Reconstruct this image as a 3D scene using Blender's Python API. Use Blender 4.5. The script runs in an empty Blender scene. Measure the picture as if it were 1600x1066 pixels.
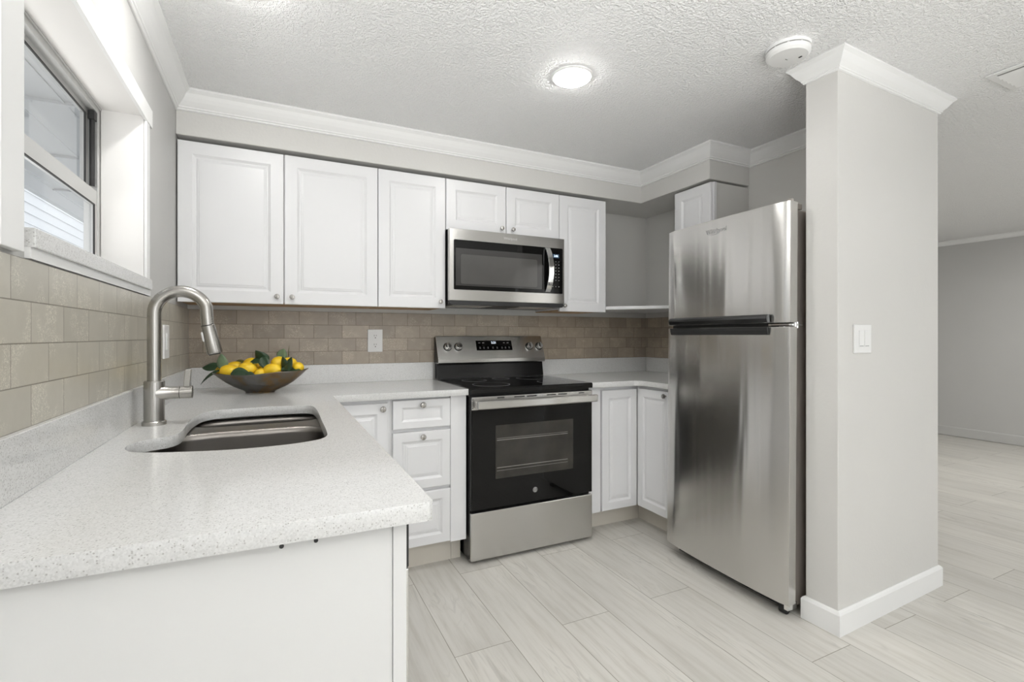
import bpy, bmesh, math, random
from mathutils import Vector, Matrix
random.seed(7)
C = bpy.context.scene.collection
scn = bpy.context.scene
R = math.radians

# ------------------------------------------------------------------ camera, world, light, exposure
cam_d = bpy.data.cameras.new('camera'); cam = bpy.data.objects.new('camera', cam_d); C.objects.link(cam)
cam_d.sensor_width = 36.0; cam_d.lens = 763.8 / 1600 * 36.0
cam_d.shift_y = -8.2 / 1600
cam_d.clip_start = 0.02; cam_d.clip_end = 60
cam.location = (0.4131, -3.0162, 1.1881)
cam.rotation_euler = (R(90), 0, R(-25.7918))
scn.camera = cam
scn.view_settings.view_transform = 'Standard'
scn.view_settings.look = 'None'
scn.view_settings.gamma = 1.0
scn.view_settings.use_curve_mapping = False
scn.view_settings.exposure = -0.10

w = bpy.data.worlds.new('sky'); scn.world = w; w.use_nodes = True
bg = w.node_tree.nodes['Background']; bg.inputs[0].default_value = (0.90, 0.95, 1.0, 1); bg.inputs[1].default_value = 1.9

def area(name, loc, rot, sx, sy, power, col=(1, 1, 1), spread=180, shape='RECTANGLE', parent=None):
    d = bpy.data.lights.new(name, 'AREA'); d.shape = shape; d.size = sx; d.size_y = sy
    d.energy = power; d.color = col; d.spread = R(spread)
    o = bpy.data.objects.new(name, d); C.objects.link(o); o.location = loc; o.rotation_euler = rot
    return o
LS = 1.0
# fill lamps standing in for daylight; the dining and west windows are added
area('daylight_dining_window', (1.70, -5.45, 1.30), (R(110), 0, 0), 2.2, 1.6, 12 * LS, (1, 0.99, 0.97))  # fill for the camera-facing fronts, at an added opening
# added fill lamps aimed up to brighten the kitchen ceiling
def aim(d): return Vector(d).to_track_quat('-Z', 'Y').to_euler()
area('ground_bounce_dining_window', (1.70, -5.42, 1.0), aim((-0.35, 0.50, 0.79)), 2.2, 1.0, 44 * LS, (1, 0.995, 0.98), 96)
area('ground_bounce_west_window', (0.06, -4.30, 1.1), aim((0.20, 0.58, 0.79)), 1.0, 1.5, 42 * LS, (1, 0.995, 0.98), 92)
area('daylight_sliding_door', (5.2, -5.45, 1.15), (R(160), 0, 0), 1.8, 1.9, 26 * LS, (1, 0.99, 0.97))
area('daylight_west_window', (0.03, -4.30, 1.45), (0, R(-120), 0), 1.2, 1.6, 16 * LS, (0.98, 0.99, 1))  # fill for fridge front and partition end, at the added west window
area('ground_bounce_sink_window', (-0.48, -1.25, 1.22), (R(0), R(-145), 0), 0.5, 1.6, 10 * LS, (1, 0.99, 0.97))  # unseen lamp outside below the sill, added to lift ceiling and reveal
sd_ = bpy.data.lights.new('sun', 'SUN'); sd_.energy = 0.3; sd_.angle = R(2); sun = bpy.data.objects.new('sun', sd_); C.objects.link(sun)
sun.rotation_euler = Vector((0.50, 0.12, 0.86)).to_track_quat('Z', 'Y').to_euler()
CEIL_LIGHTS = [(1.566, -1.227), (0.33, -1.268), (1.566, -4.2), (0.345, -4.2), (5.6, -3.6), (6.4, -1.6), (4.9, -0.3)]  # first two in view; the others are unseen lamps added for fill
CEIL_POWER = [2.4, 2.4, 1.2, 1.2, 12, 12, 12]

CEIL = 2.31
# ------------------------------------------------------------------ material helpers
def new_mat(name):
    m = bpy.data.materials.new(name); m.use_nodes = True
    return m, m.node_tree, m.node_tree.nodes, m.node_tree.links, m.node_tree.nodes['Principled BSDF']
def P(name, col, rough=0.5, metal=0.0, spec=0.5, coat=0.0, **k):
    m, t, n, l, b = new_mat(name)
    b.inputs['Base Color'].default_value = (*col, 1); b.inputs['Roughness'].default_value = rough
    b.inputs['Metallic'].default_value = metal; b.inputs['Specular IOR Level'].default_value = spec
    b.inputs['Coat Weight'].default_value = coat
    if 'emis' in k:
        b.inputs['Emission Color'].default_value = (*k['emis'], 1); b.inputs['Emission Strength'].default_value = k.get('es', 1)
    return m
def nd(n, kind, **kw):
    x = n.new(kind)
    for a, v in kw.items():
        if a.startswith('i_'):
            x.inputs[a[2:].replace('_', ' ')].default_value = v
        else: setattr(x, a, v)
    return x
def pos(n, l, sx=1, sy=1, sz=1, lx=0, ly=0, lz=0, rz=0, obj=False):
    if obj:
        c = n.new('ShaderNodeTexCoord').outputs['Object']
    else:
        c = n.new('ShaderNodeNewGeometry').outputs['Position']
    mp = n.new('ShaderNodeMapping'); mp.inputs['Scale'].default_value = (sx, sy, sz)
    mp.inputs['Location'].default_value = (lx, ly, lz); mp.inputs['Rotation'].default_value = (0, 0, rz)
    l.new(c, mp.inputs[0]); return mp.outputs[0]
def ramp(n, l, src, stops):
    r = n.new('ShaderNodeValToRGB'); e = r.color_ramp.elements
    while len(e) < len(stops): e.new(0.5)
    for i, (p, c) in enumerate(stops):
        e[i].position = p; e[i].color = (*c, 1) if not isinstance(c, float) else (c, c, c, 1)
    l.new(src, r.inputs[0]); return r.outputs[0]
def mix(n, l, fac, a, b, mode='MIX'):
    x = n.new('ShaderNodeMix'); x.data_type = 'RGBA'; x.blend_type = mode
    for sock, v in ((x.inputs[0], fac), (x.inputs[6], a), (x.inputs[7], b)):
        if hasattr(v, 'links') or hasattr(v, 'is_linked'): l.new(v, sock)
        elif isinstance(v, (int, float)): sock.default_value = v
        else: sock.default_value = (*v, 1)
    return x.outputs[2]
def bump(n, l, b, h, strength, dist):
    x = n.new('ShaderNodeBump'); x.inputs['Strength'].default_value = strength; x.inputs['Distance'].default_value = dist
    l.new(h, x.inputs['Height']); l.new(x.outputs[0], b.inputs['Normal'])
def math_(n, l, op, a, b=None):
    x = n.new('ShaderNodeMath'); x.operation = op
    for i, v in enumerate((a, b)):
        if v is None: continue
        if isinstance(v, (int, float)): x.inputs[i].default_value = v
        else: l.new(v, x.inputs[i])
    return x.outputs[0]

def wall_mat(name, col, rough=0.42, bs=0.12):
    m, t, n, l, b = new_mat(name)
    v = pos(n, l)
    ns = nd(n, 'ShaderNodeTexNoise', i_Scale=85.0, i_Detail=3.0); l.new(v, ns.inputs['Vector'])
    ns2 = nd(n, 'ShaderNodeTexNoise', i_Scale=3.0, i_Detail=2.0); l.new(v, ns2.inputs['Vector'])
    c2 = tuple(x * 0.96 for x in col)
    l.new(mix(n, l, ns2.outputs['Fac'], col, c2), b.inputs['Base Color'])
    b.inputs['Roughness'].default_value = rough
    bump(n, l, b, ns.outputs['Fac'], bs, 0.004)
    return m
def ceiling_mat():
    m, t, n, l, b = new_mat('knockdown_ceiling_paint')
    v = pos(n, l)
    ns = nd(n, 'ShaderNodeTexNoise', i_Scale=105.0, i_Detail=2.5, i_Roughness=0.6); l.new(v, ns.inputs['Vector'])
    h = ramp(n, l, ns.outputs['Fac'], [(0.40, 0.0), (0.62, 1.0)])
    b.inputs['Base Color'].default_value = (0.93, 0.93, 0.925, 1); b.inputs['Roughness'].default_value = 0.6
    b.inputs['Specular IOR Level'].default_value = 0.35
    bump(n, l, b, h, 0.75, 0.006)
    return m
def floor_mat():
    m, t, n, l, b = new_mat('pale_oak_plank_floor')
    g = n.new('ShaderNodeNewGeometry'); s = n.new('ShaderNodeSeparateXYZ'); l.new(g.outputs['Position'], s.inputs[0])
    x = math_(n, l, 'ADD', s.outputs['X'], -0.0775 + 0.2325 * 20)
    y = math_(n, l, 'ADD', s.outputs['Y'], 1.30 + 0.59 + 1.18 * 20)
    cb = n.new('ShaderNodeCombineXYZ'); l.new(y, cb.inputs[0]); l.new(x, cb.inputs[1])
    def brick(mort, c1, c2, cm):
        br = nd(n, 'ShaderNodeTexBrick', offset=0.5, offset_frequency=2, squash=1.0, squash_frequency=2)
        br.inputs['Scale'].default_value = 1.0; br.inputs['Brick Width'].default_value = 1.18
        br.inputs['Row Height'].default_value = 0.2325; br.inputs['Mortar Size'].default_value = mort
        br.inputs['Mortar Smooth'].default_value = 0.2
        br.inputs['Color1'].default_value = (*c1, 1); br.inputs['Color2'].default_value = (*c2, 1); br.inputs['Mortar'].default_value = (*cm, 1)
        l.new(cb.outputs[0], br.inputs['Vector']); return br
    rnd = brick(0.0, (0, 0, 0), (1, 1, 1), (0, 0, 0))
    # grain coordinates shifted per plank
    sh = math_(n, l, 'MULTIPLY', rnd.outputs['Color'], 37.0)
    gx = math_(n, l, 'ADD', s.outputs['X'], sh); gy = math_(n, l, 'ADD', s.outputs['Y'], sh)
    gc = n.new('ShaderNodeCombineXYZ'); l.new(math_(n, l, 'MULTIPLY', gx, 9.0), gc.inputs[0]); l.new(math_(n, l, 'MULTIPLY', gy, 1.1), gc.inputs[1])
    n1 = nd(n, 'ShaderNodeTexNoise', i_Scale=1.0, i_Detail=3.0, i_Distortion=0.6); l.new(gc.outputs[0], n1.inputs['Vector'])
    # cathedral rings: iso-lines of a stretched noise
    fr = math_(n, l, 'FRACT', math_(n, l, 'MULTIPLY', n1.outputs['Fac'], 13.0))
    rings = math_(n, l, 'ABSOLUTE', math_(n, l, 'SUBTRACT', fr, 0.5))
    gc2 = n.new('ShaderNodeCombineXYZ'); l.new(math_(n, l, 'MULTIPLY', gx, 34.0), gc2.inputs[0]); l.new(math_(n, l, 'MULTIPLY', gy, 2.2), gc2.inputs[1])
    n2 = nd(n, 'ShaderNodeTexNoise', i_Scale=1.0, i_Detail=4.0, i_Roughness=0.65); l.new(gc2.outputs[0], n2.inputs['Vector'])
    gc3 = n.new('ShaderNodeCombineXYZ'); l.new(math_(n, l, 'MULTIPLY', gx, 5.0), gc3.inputs[0]); l.new(math_(n, l, 'MULTIPLY', gy, 1.4), gc3.inputs[1])
    n3 = nd(n, 'ShaderNodeTexNoise', i_Scale=1.0, i_Detail=2.0); l.new(gc3.outputs[0], n3.inputs['Vector'])
    base = ramp(n, l, n2.outputs['Fac'], [(0.28, (0.545, 0.52, 0.47)), (0.52, (0.64, 0.62, 0.575)), (0.8, (0.69, 0.67, 0.63))])
    rg = ramp(n, l, rings, [(0.0, 0.78), (0.16, 1.0)])
    # rings only in patches
    msk = ramp(n, l, n3.outputs['Fac'], [(0.50, 0.0), (0.62, 1.0)])
    base = mix(n, l, math_(n, l, 'MULTIPLY', msk, 0.75), base, mix(n, l, 1.0, base, rg, 'MULTIPLY'))
    big = ramp(n, l, n3.outputs['Fac'], [(0.3, 0.93), (0.7, 1.05)])
    base = mix(n, l, 1.0, base, big, 'MULTIPLY')
    tint = ramp(n, l, rnd.outputs['Color'], [(0.0, 0.93), (1.0, 1.04)])
    base = mix(n, l, 1.0, base, tint, 'MULTIPLY')
    jb = brick(0.0014, (1, 1, 1), (1, 1, 1), (0.42, 0.40, 0.36))
    base = mix(n, l, 1.0, base, jb.outputs['Color'], 'MULTIPLY')
    l.new(base, b.inputs['Base Color'])
    b.inputs['Roughness'].default_value = 0.38; b.inputs['Specular IOR Level'].default_value = 0.4
    hh = math_(n, l, 'ADD', math_(n, l, 'MULTIPLY', n2.outputs['Fac'], 0.25), math_(n, l, 'MULTIPLY', jb.outputs['Fac'], -1.0))
    bump(n, l, b, hh, 0.25, 0.002)
    return m
def tile_mat(name, axis, off, c_lo, c_hi, var=1.0):
    m, t, n, l, b = new_mat(name)
    g = n.new('ShaderNodeNewGeometry'); s = n.new('ShaderNodeSeparateXYZ'); l.new(g.outputs['Position'], s.inputs[0])
    u = math_(n, l, 'ADD', s.outputs[axis], -off + 0.154 * 40); v = math_(n, l, 'ADD', s.outputs['Z'], -1.0217)
    cb = n.new('ShaderNodeCombineXYZ'); l.new(u, cb.inputs[0]); l.new(v, cb.inputs[1])
    def brick(mort, c1, c2, cm):
        br = nd(n, 'ShaderNodeTexBrick', offset=0.5, offset_frequency=2, squash=1.0, squash_frequency=2)
        br.inputs['Scale'].default_value = 1.0; br.inputs['Brick Width'].default_value = 0.154
        br.inputs['Row Height'].default_value = 0.0762; br.inputs['Mortar Size'].default_value = mort
        br.inputs['Mortar Smooth'].default_value = 0.15
        br.inputs['Color1'].default_value = (*c1, 1); br.inputs['Color2'].default_value = (*c2, 1); br.inputs['Mortar'].default_value = (*cm, 1)
        l.new(cb.outputs[0], br.inputs['Vector']); return br
    rnd = brick(0.0, (0, 0, 0), (1, 1, 1), (0, 0, 0))
    vec = n.new('ShaderNodeVectorMath'); vec.operation = 'ADD'
    rs = n.new('ShaderNodeCombineXYZ')
    for i in range(3): l.new(math_(n, l, 'MULTIPLY', rnd.outputs['Color'], 23.0 + i * 7), rs.inputs[i])
    l.new(g.outputs['Position'], vec.inputs[0]); l.new(rs.outputs[0], vec.inputs[1])
    nz = nd(n, 'ShaderNodeTexNoise', i_Scale=22.0, i_Detail=5.0, i_Roughness=0.65); l.new(vec.outputs[0], nz.inputs['Vector'])
    fine = nd(n, 'ShaderNodeTexNoise', i_Scale=210.0, i_Detail=2.0, i_Distortion=1.6); l.new(vec.outputs[0], fine.inputs['Vector'])
    pt = nd(n, 'ShaderNodeTexNoise', i_Scale=10.0, i_Detail=2.0); l.new(vec.outputs[0], pt.inputs['Vector'])
    base = ramp(n, l, nz.outputs['Fac'], [(0.15, c_lo), (0.85, c_hi)])
    ms = math_(n, l, 'MULTIPLY', ramp(n, l, fine.outputs['Fac'], [(0.53, 0.0), (0.60, 1.0)]), ramp(n, l, pt.outputs['Fac'], [(0.49, 0.0), (0.57, 1.0)]))
    hi = tuple(min(1, x * 1.55) for x in c_hi)
    base = mix(n, l, math_(n, l, 'MULTIPLY', ms, 0.6), base, hi)
    base = mix(n, l, 1.0, base, ramp(n, l, rnd.outputs['Color'], [(0.0, 1 - 0.12 * var), (1.0, 1 + 0.10 * var)]), 'MULTIPLY')
    jb = brick(0.0013, (1, 1, 1), (1, 1, 1), (0.46, 0.44, 0.41))
    base = mix(n, l, 1.0, base, jb.outputs['Color'], 'MULTIPLY')
    l.new(base, b.inputs['Base Color'])
    l.new(ramp(n, l, nz.outputs['Fac'], [(0.2, 0.27), (0.8, 0.32)]), b.inputs['Roughness'])
    hh = math_(n, l, 'ADD', math_(n, l, 'MULTIPLY', nz.outputs['Fac'], 0.06), math_(n, l, 'MULTIPLY', jb.outputs['Fac'], -1.0))
    bump(n, l, b, hh, 0.3, 0.0015)
    return m
def quartz_mat():
    m, t, n, l, b = new_mat('speckled_white_quartz')
    v = pos(n, l)
    base = (0.70, 0.70, 0.69)
    vo = nd(n, 'ShaderNodeTexVoronoi', i_Scale=300.0); l.new(v, vo.inputs['Vector'])
    hs = n.new('ShaderNodeSeparateColor'); l.new(vo.outputs['Color'], hs.inputs[0])
    pick = ramp(n, l, hs.outputs[0], [(0.78, 0.0), (0.80, 1.0)])
    sp = math_(n, l, 'MULTIPLY', ramp(n, l, vo.outputs['Distance'], [(0.30, 1.0), (0.42, 0.0)]), pick)
    vo2 = nd(n, 'ShaderNodeTexVoronoi', i_Scale=420.0); l.new(v, vo2.inputs['Vector'])
    hs2 = n.new('ShaderNodeSeparateColor'); l.new(vo2.outputs['Color'], hs2.inputs[0])
    gr = ramp(n, l, hs2.outputs[1], [(0.0, (0.595, 0.595, 0.585)), (0.5, (0.655, 0.655, 0.645)), (1.0, (0.70, 0.70, 0.69))])
    c = mix(n, l, math_(n, l, 'MULTIPLY', sp, 0.6), gr, (0.30, 0.29, 0.27))
    l.new(c, b.inputs['Base Color']); b.inputs['Roughness'].default_value = 0.14
    b.inputs['Specular IOR Level'].default_value = 0.5
    return m
def steel_mat(name, col=(0.62, 0.61, 0.59), rough=0.26, aniso=0.8, tang=(0.04, 0.05, 1), wave=0.0):
    """horizontally brushed sheet: reflections smear along the tangent (vertical)"""
    m, t, n, l, b = new_mat(name)
    b.inputs['Metallic'].default_value = 1.0
    b.inputs['Anisotropic'].default_value = aniso
    tg = n.new('ShaderNodeCombineXYZ')
    for i in range(3): tg.inputs[i].default_value = tang[i]
    l.new(tg.outputs[0], b.inputs['Tangent'])
    v = pos(n, l, 2, 2, 900, obj=True)
    ns = nd(n, 'ShaderNodeTexNoise', i_Scale=1.0, i_Detail=2.0); l.new(v, ns.inputs['Vector'])
    l.new(mix(n, l, ns.outputs['Fac'], tuple(c * 0.97 for c in col), tuple(min(1, c * 1.03) for c in col)), b.inputs['Base Color'])
    b.inputs['Roughness'].default_value = rough
    if wave:
        v2 = pos(n, l, 1, 7.0, 0.45, obj=True)
        n2 = nd(n, 'ShaderNodeTexNoise', i_Scale=1.0, i_Detail=2.0, i_Distortion=0.3); l.new(v2, n2.inputs['Vector'])
        bump(n, l, b, n2.outputs['Fac'], 1.0, wave)
    return m
def glass_mat(name, refl=0.08, tint=(1, 1, 1)):
    m, t, n, l, b = new_mat(name); n.remove(b)
    out = n['Material Output']; tr = n.new('ShaderNodeBsdfTransparent'); tr.inputs[0].default_value = (*tint, 1)
    gl = n.new('ShaderNodeBsdfGlossy'); gl.inputs['Roughness'].default_value = 0.02
    fr = n.new('ShaderNodeFresnel'); fr.inputs[0].default_value = 1.5
    mx = n.new('ShaderNodeMixShader'); bf = n.new('ShaderNodeNewGeometry')
    l.new(math_(n, l, 'MULTIPLY', fr.outputs[0], math_(n, l, 'SUBTRACT', 1.0, bf.outputs['Backfacing'])), mx.inputs[0]); l.new(tr.outputs[0], mx.inputs[1]); l.new(gl.outputs[0], mx.inputs[2])
    l.new(mx.outputs[0], out.inputs[0]); return m
def noisy(name, stops, scale, rough=0.5, metal=0.0, bs=0.0, det=3.0, spec=0.5, sub=0.0):
    m, t, n, l, b = new_mat(name)
    v = pos(n, l, obj=True)
    ns = nd(n, 'ShaderNodeTexNoise', i_Scale=scale, i_Detail=det); l.new(v, ns.inputs['Vector'])
    l.new(ramp(n, l, ns.outputs['Fac'], stops), b.inputs['Base Color'])
    b.inputs['Roughness'].default_value = rough; b.inputs['Metallic'].default_value = metal
    b.inputs['Specular IOR Level'].default_value = spec
    if bs:
        n2 = nd(n, 'ShaderNodeTexNoise', i_Scale=scale * 8, i_Detail=2.0); l.new(v, n2.inputs['Vector'])
        bump(n, l, b, n2.outputs['Fac'], bs, 0.002)
    return m

M = {}
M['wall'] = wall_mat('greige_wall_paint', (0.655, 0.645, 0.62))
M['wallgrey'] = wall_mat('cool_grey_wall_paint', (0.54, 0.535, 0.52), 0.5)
M['ceiling'] = ceiling_mat()
M['trim'] = wall_mat('white_trim_paint', (0.83, 0.83, 0.82), 0.35, 0.03)
M['jamb'] = wall_mat('white_reveal_paint', (0.80, 0.785, 0.765), 0.5, 0.05)
M['cab'] = wall_mat('white_thermofoil', (0.77, 0.77, 0.777), 0.32, 0.0)
M['panel'] = wall_mat('white_end_panel', (0.70, 0.70, 0.69), 0.35, 0.0)
M['kick'] = wall_mat('cream_toe_kick', (0.66, 0.62, 0.55), 0.4, 0.02)
M['floor'] = floor_mat()
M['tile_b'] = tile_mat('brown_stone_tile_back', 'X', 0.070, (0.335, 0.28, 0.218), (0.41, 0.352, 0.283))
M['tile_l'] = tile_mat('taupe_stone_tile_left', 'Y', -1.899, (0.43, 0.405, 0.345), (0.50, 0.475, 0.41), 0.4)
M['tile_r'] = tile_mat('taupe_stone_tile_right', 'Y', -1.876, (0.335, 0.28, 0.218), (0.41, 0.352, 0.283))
M['quartz'] = quartz_mat()
M['steel_f'] = steel_mat('brushed_fridge_steel', (0.66, 0.65, 0.63), 0.20, 0.92, wave=0.006)
M['steel'] = steel_mat('brushed_range_steel', (0.58, 0.57, 0.55), 0.27, 0.85)
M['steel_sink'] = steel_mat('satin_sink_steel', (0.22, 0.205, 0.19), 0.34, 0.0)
M['nickel'] = P('brushed_nickel', (0.43, 0.415, 0.39), 0.27, 1.0)
M['chrome'] = P('polished_chrome', (0.8, 0.8, 0.79), 0.10, 1.0)
M['taupe'] = P('taupe_fridge_side', (0.42, 0.38, 0.345), 0.36, 0.6)
M['darkmetal'] = P('dark_handle_metal', (0.10, 0.10, 0.10), 0.22, 0.9)
M['blackglass'] = P('black_oven_glass', (0.004, 0.004, 0.004), 0.03, 0.0, 0.28)
M['ovenwin'] = noisy('oven_window_glass', [(0.3, (0.018, 0.0165, 0.014)), (0.7, (0.04, 0.037, 0.031))], 9, 0.08)
M['mwwin'] = noisy('microwave_window_mesh', [(0.3, (0.075, 0.073, 0.07)), (0.7, (0.095, 0.092, 0.088))], 4, 0.12)
M['mwwin2'] = P('microwave_window_border', (0.045, 0.044, 0.043), 0.1)
M['black'] = P('black_enamel', (0.008, 0.008, 0.008), 0.22, 0.0, 0.3)
M['blackplastic'] = P('black_plastic', (0.02, 0.02, 0.02), 0.5)
M['shadowgap'] = P('dark_gap_rubber', (0.03, 0.03, 0.03), 0.7)  # rubber seals; on slots and holes it paints the shade inside
M['plastic'] = P('white_device_plastic', (0.80, 0.80, 0.79), 0.3)
M['rack'] = P('oven_rack_wire', (0.35, 0.34, 0.32), 0.3, 0.8)
M['lcd'] = P('display_digits', (0.7, 0.8, 0.85), 0.4, emis=(0.75, 0.88, 1.0), es=1.6)
M['lcdback'] = P('display_screen', (0.01, 0.015, 0.02), 0.1, emis=(0.1, 0.2, 0.35), es=0.25)
M['icon'] = P('printed_icons', (0.35, 0.35, 0.35), 0.5)
M['logo'] = P('badge_grey', (0.45, 0.45, 0.45), 0.3, 0.6)
M['logolight'] = P('badge_light', (0.75, 0.75, 0.74), 0.3, 0.5)
M['board'] = noisy('raw_particleboard', [(0.3, (0.42, 0.27, 0.15)), (0.7, (0.58, 0.41, 0.25))], 30, 0.7)
M['lemon'] = noisy('lemon_peel', [(0.3, (0.86, 0.50, 0.015)), (0.65, (0.93, 0.64, 0.03))], 14, 0.38, 0, 0.12)
M['leaf'] = noisy('dark_green_leaf', [(0.3, (0.018, 0.045, 0.022)), (0.7, (0.045, 0.085, 0.04))], 20, 0.38)
M['leafpale'] = noisy('pale_green_leaf', [(0.3, (0.15, 0.23, 0.13)), (0.7, (0.24, 0.33, 0.20))], 20, 0.45)
M['leafbrown'] = noisy('olive_brown_leaf', [(0.3, (0.10, 0.10, 0.03)), (0.7, (0.20, 0.17, 0.06))], 20, 0.45)
M['stem'] = P('twig_bark', (0.10, 0.085, 0.04), 0.7)
M['bronze'] = noisy('patina_bronze', [(0.38, (0.24, 0.24, 0.235)), (0.54, (0.20, 0.185, 0.165)), (0.63, (0.24, 0.16, 0.08)), (0.74, (0.14, 0.12, 0.10))], 9, 0.28, 0.85)
M['bowlin'] = P('bowl_interior', (0.10, 0.085, 0.07), 0.4, 0.6)
M['glass'] = glass_mat('window_glass')
M['alu'] = P('silver_window_aluminium', (0.55, 0.55, 0.54), 0.30, 0.45)
M['siding'] = P('white_lap_siding', (0.60, 0.61, 0.62), 0.6)
M['ground'] = P('concrete_ground', (0.5, 0.5, 0.48), 0.8)
M['emit'] = P('led_diffuser', (1, 1, 1), 0.5, emis=(1, 0.99, 0.965), es=55.0)
M['ventgrey'] = P('vent_shadow_grey', (0.20, 0.20, 0.19), 0.6)

# ------------------------------------------------------------------ geometry helpers
class MB:
    def __init__(s): s.v = []; s.f = []; s.sm = []
    def add(s, vs, fs, smooth=False):
        o = len(s.v); s.v += [tuple(x) for x in vs]; s.f += [tuple(i + o for i in f) for f in fs]; s.sm += [smooth] * len(fs); return s
    def box(s, x0, x1, y0, y1, z0, z1):
        x0, x1 = sorted((x0, x1)); y0, y1 = sorted((y0, y1)); z0, z1 = sorted((z0, z1))
        vs = [(x, y, z) for z in (z0, z1) for y in (y0, y1) for x in (x0, x1)]
        return s.add(vs, [(0, 2, 3, 1), (4, 5, 7, 6), (0, 1, 5, 4), (2, 6, 7, 3), (0, 4, 6, 2), (1, 3, 7, 5)])
    def prism(s, poly, axis, a, b, smooth=False):
        """poly: 2D points; axis 'x','y','z' extruded a..b. 2D order: x->(y,z) y->(x,z) z->(x,y)"""
        def p(q, t): return {'x': (t, q[0], q[1]), 'y': (q[0], t, q[1]), 'z': (q[0], q[1], t)}[axis]
        k = len(poly); vs = [p(q, a) for q in poly] + [p(q, b) for q in poly]
        fs = [(i, (i + 1) % k, k + (i + 1) % k, k + i) for i in range(k)]
        s.add(vs, fs, smooth); o = len(s.v) - 2 * k
        s.f += [tuple(o + i for i in reversed(range(k))), tuple(o + k + i for i in range(k))]; s.sm += [False, False]; return s
    def tube(s, path, r, seg=16, caps=True, smooth=True, sq=None):
        path = [Vector(p) for p in path]; k = len(path); rr = r if isinstance(r, (list, tuple)) else [r] * k
        tang = []
        for i in range(k):
            d = (path[min(i + 1, k - 1)] - path[max(i - 1, 0)]).normalized(); tang.append(d)
        up = Vector((0, 0, 1)) if abs(tang[0].z) < 0.9 else Vector((0, 1, 0))
        nrm = (up - tang[0] * up.dot(tang[0])).normalized(); vs = []
        for i in range(k):
            nrm = (nrm - tang[i] * nrm.dot(tang[i])).normalized(); bn = tang[i].cross(nrm)
            for j in range(seg):
                a = 2 * math.pi * j / seg
                vs.append(path[i] + nrm * math.cos(a) * rr[i] + bn * math.sin(a) * rr[i])
        fs = [(i * seg + j, i * seg + (j + 1) % seg, (i + 1) * seg + (j + 1) % seg, (i + 1) * seg + j) for i in range(k - 1) for j in range(seg)]
        s.add(vs, fs, smooth)
        if caps:
            o = len(s.v) - k * seg
            s.f += [tuple(o + j for j in reversed(range(seg))), tuple(o + (k - 1) * seg + j for j in range(seg))]; s.sm += [False, False]
        return s
    def cyl(s, p0, p1, r, seg=24, r1=None): return s.tube([p0, p1], [r, r if r1 is None else r1], seg)
    def lathe(s, prof, c=(0, 0, 0), seg=48, ax='z', sx=1, sy=1, smooth=True):
        ring = prof[0][0] > 1e-5 and prof[-1][0] > 1e-5 and abs(prof[0][0] - prof[-1][0]) < 0.003 and len(prof) >= 4
        if ring: prof = prof + [prof[0]]
        vs = []; k = len(prof)
        for (r, h) in prof:
            for j in range(seg):
                a = 2 * math.pi * j / seg; x = r * math.cos(a) * sx; y = r * math.sin(a) * sy
                q = {'z': (x, y, h), 'y': (x, h, y), 'x': (h, x, y)}[ax]
                vs.append((c[0] + q[0], c[1] + q[1], c[2] + q[2]))
        fs = [(i * seg + j, i * seg + (j + 1) % seg, (i + 1) * seg + (j + 1) % seg, (i + 1) * seg + j) for i in range(k - 1) for j in range(seg)]
        s.add(vs, fs, smooth)
        if ring: return s
        o = len(s.v) - k * seg
        if prof[0][0] > 1e-5: s.f.append(tuple(o + j for j in range(seg))); s.sm.append(False)
        if prof[-1][0] > 1e-5: s.f.append(tuple(o + (k - 1) * seg + j for j in reversed(range(seg)))); s.sm.append(False)
        return s
    def loft(s, rings, smooth=False, cap0=True, cap1=True):
        k = len(rings[0]); o = len(s.v)
        for r in rings: s.v += [tuple(p) for p in r]
        for i in range(len(rings) - 1):
            for j in range(k):
                s.f.append((o + i * k + j, o + i * k + (j + 1) % k, o + (i + 1) * k + (j + 1) % k, o + (i + 1) * k + j)); s.sm.append(smooth)
        if cap0: s.f.append(tuple(o + j for j in reversed(range(k)))); s.sm.append(False)
        if cap1: s.f.append(tuple(o + (len(rings) - 1) * k + j for j in range(k))); s.sm.append(False)
        return s

OFF = {}
def link_mesh(name, me, mat, parent=None, bevel=0.0, seg=2, origin=None):
    off = OFF[parent] if parent is not None else Vector((0, 0, 0))
    co = [v.co for v in me.vertices]
    lo = Vector((min(c.x for c in co), min(c.y for c in co), min(c.z for c in co))); hi = Vector((max(c.x for c in co), max(c.y for c in co), max(c.z for c in co)))
    if origin is None: origin = Vector(((lo.x + hi.x) / 2, (lo.y + hi.y) / 2, lo.z))
    me.transform(Matrix.Translation(-Vector(origin)))
    o = bpy.data.objects.new(name, me); C.objects.link(o)
    o.location = Vector(origin) - off; o.parent = parent
    me.materials.append(mat) if not isinstance(mat, (list, tuple)) else [me.materials.append(x) for x in mat]
    OFF[o] = Vector(origin)
    if bevel:
        b = o.modifiers.new('bevel', 'BEVEL'); b.width = bevel; b.segments = seg; b.limit_method = 'ANGLE'; b.angle_limit = R(40); b.harden_normals = False
    return o
def fix_normals(me):
    bm = bmesh.new(); bm.from_mesh(me); bmesh.ops.recalc_face_normals(bm, faces=bm.faces)
    for e in bm.edges:
        if len(e.link_faces) == 2 and e.calc_face_angle(0) > R(32): e.smooth = False
    bm.to_mesh(me); bm.free()
def obj(name, mb, mat, parent=None, bevel=0.0, seg=2, origin=None, recalc=True):
    me = bpy.data.meshes.new(name); me.from_pydata(mb.v, [], mb.f); me.update()
    me.polygons.foreach_set('use_smooth', mb.sm)
    if recalc: fix_normals(me)
    return link_mesh(name, me, mat, parent, bevel, seg, origin)
def tag(o, label=None, cat=None, group=None, kind=None):
    if label: o['label'] = label
    if cat: o['category'] = cat
    if group: o['group'] = group
    if kind: o['kind'] = kind
    return o
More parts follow.
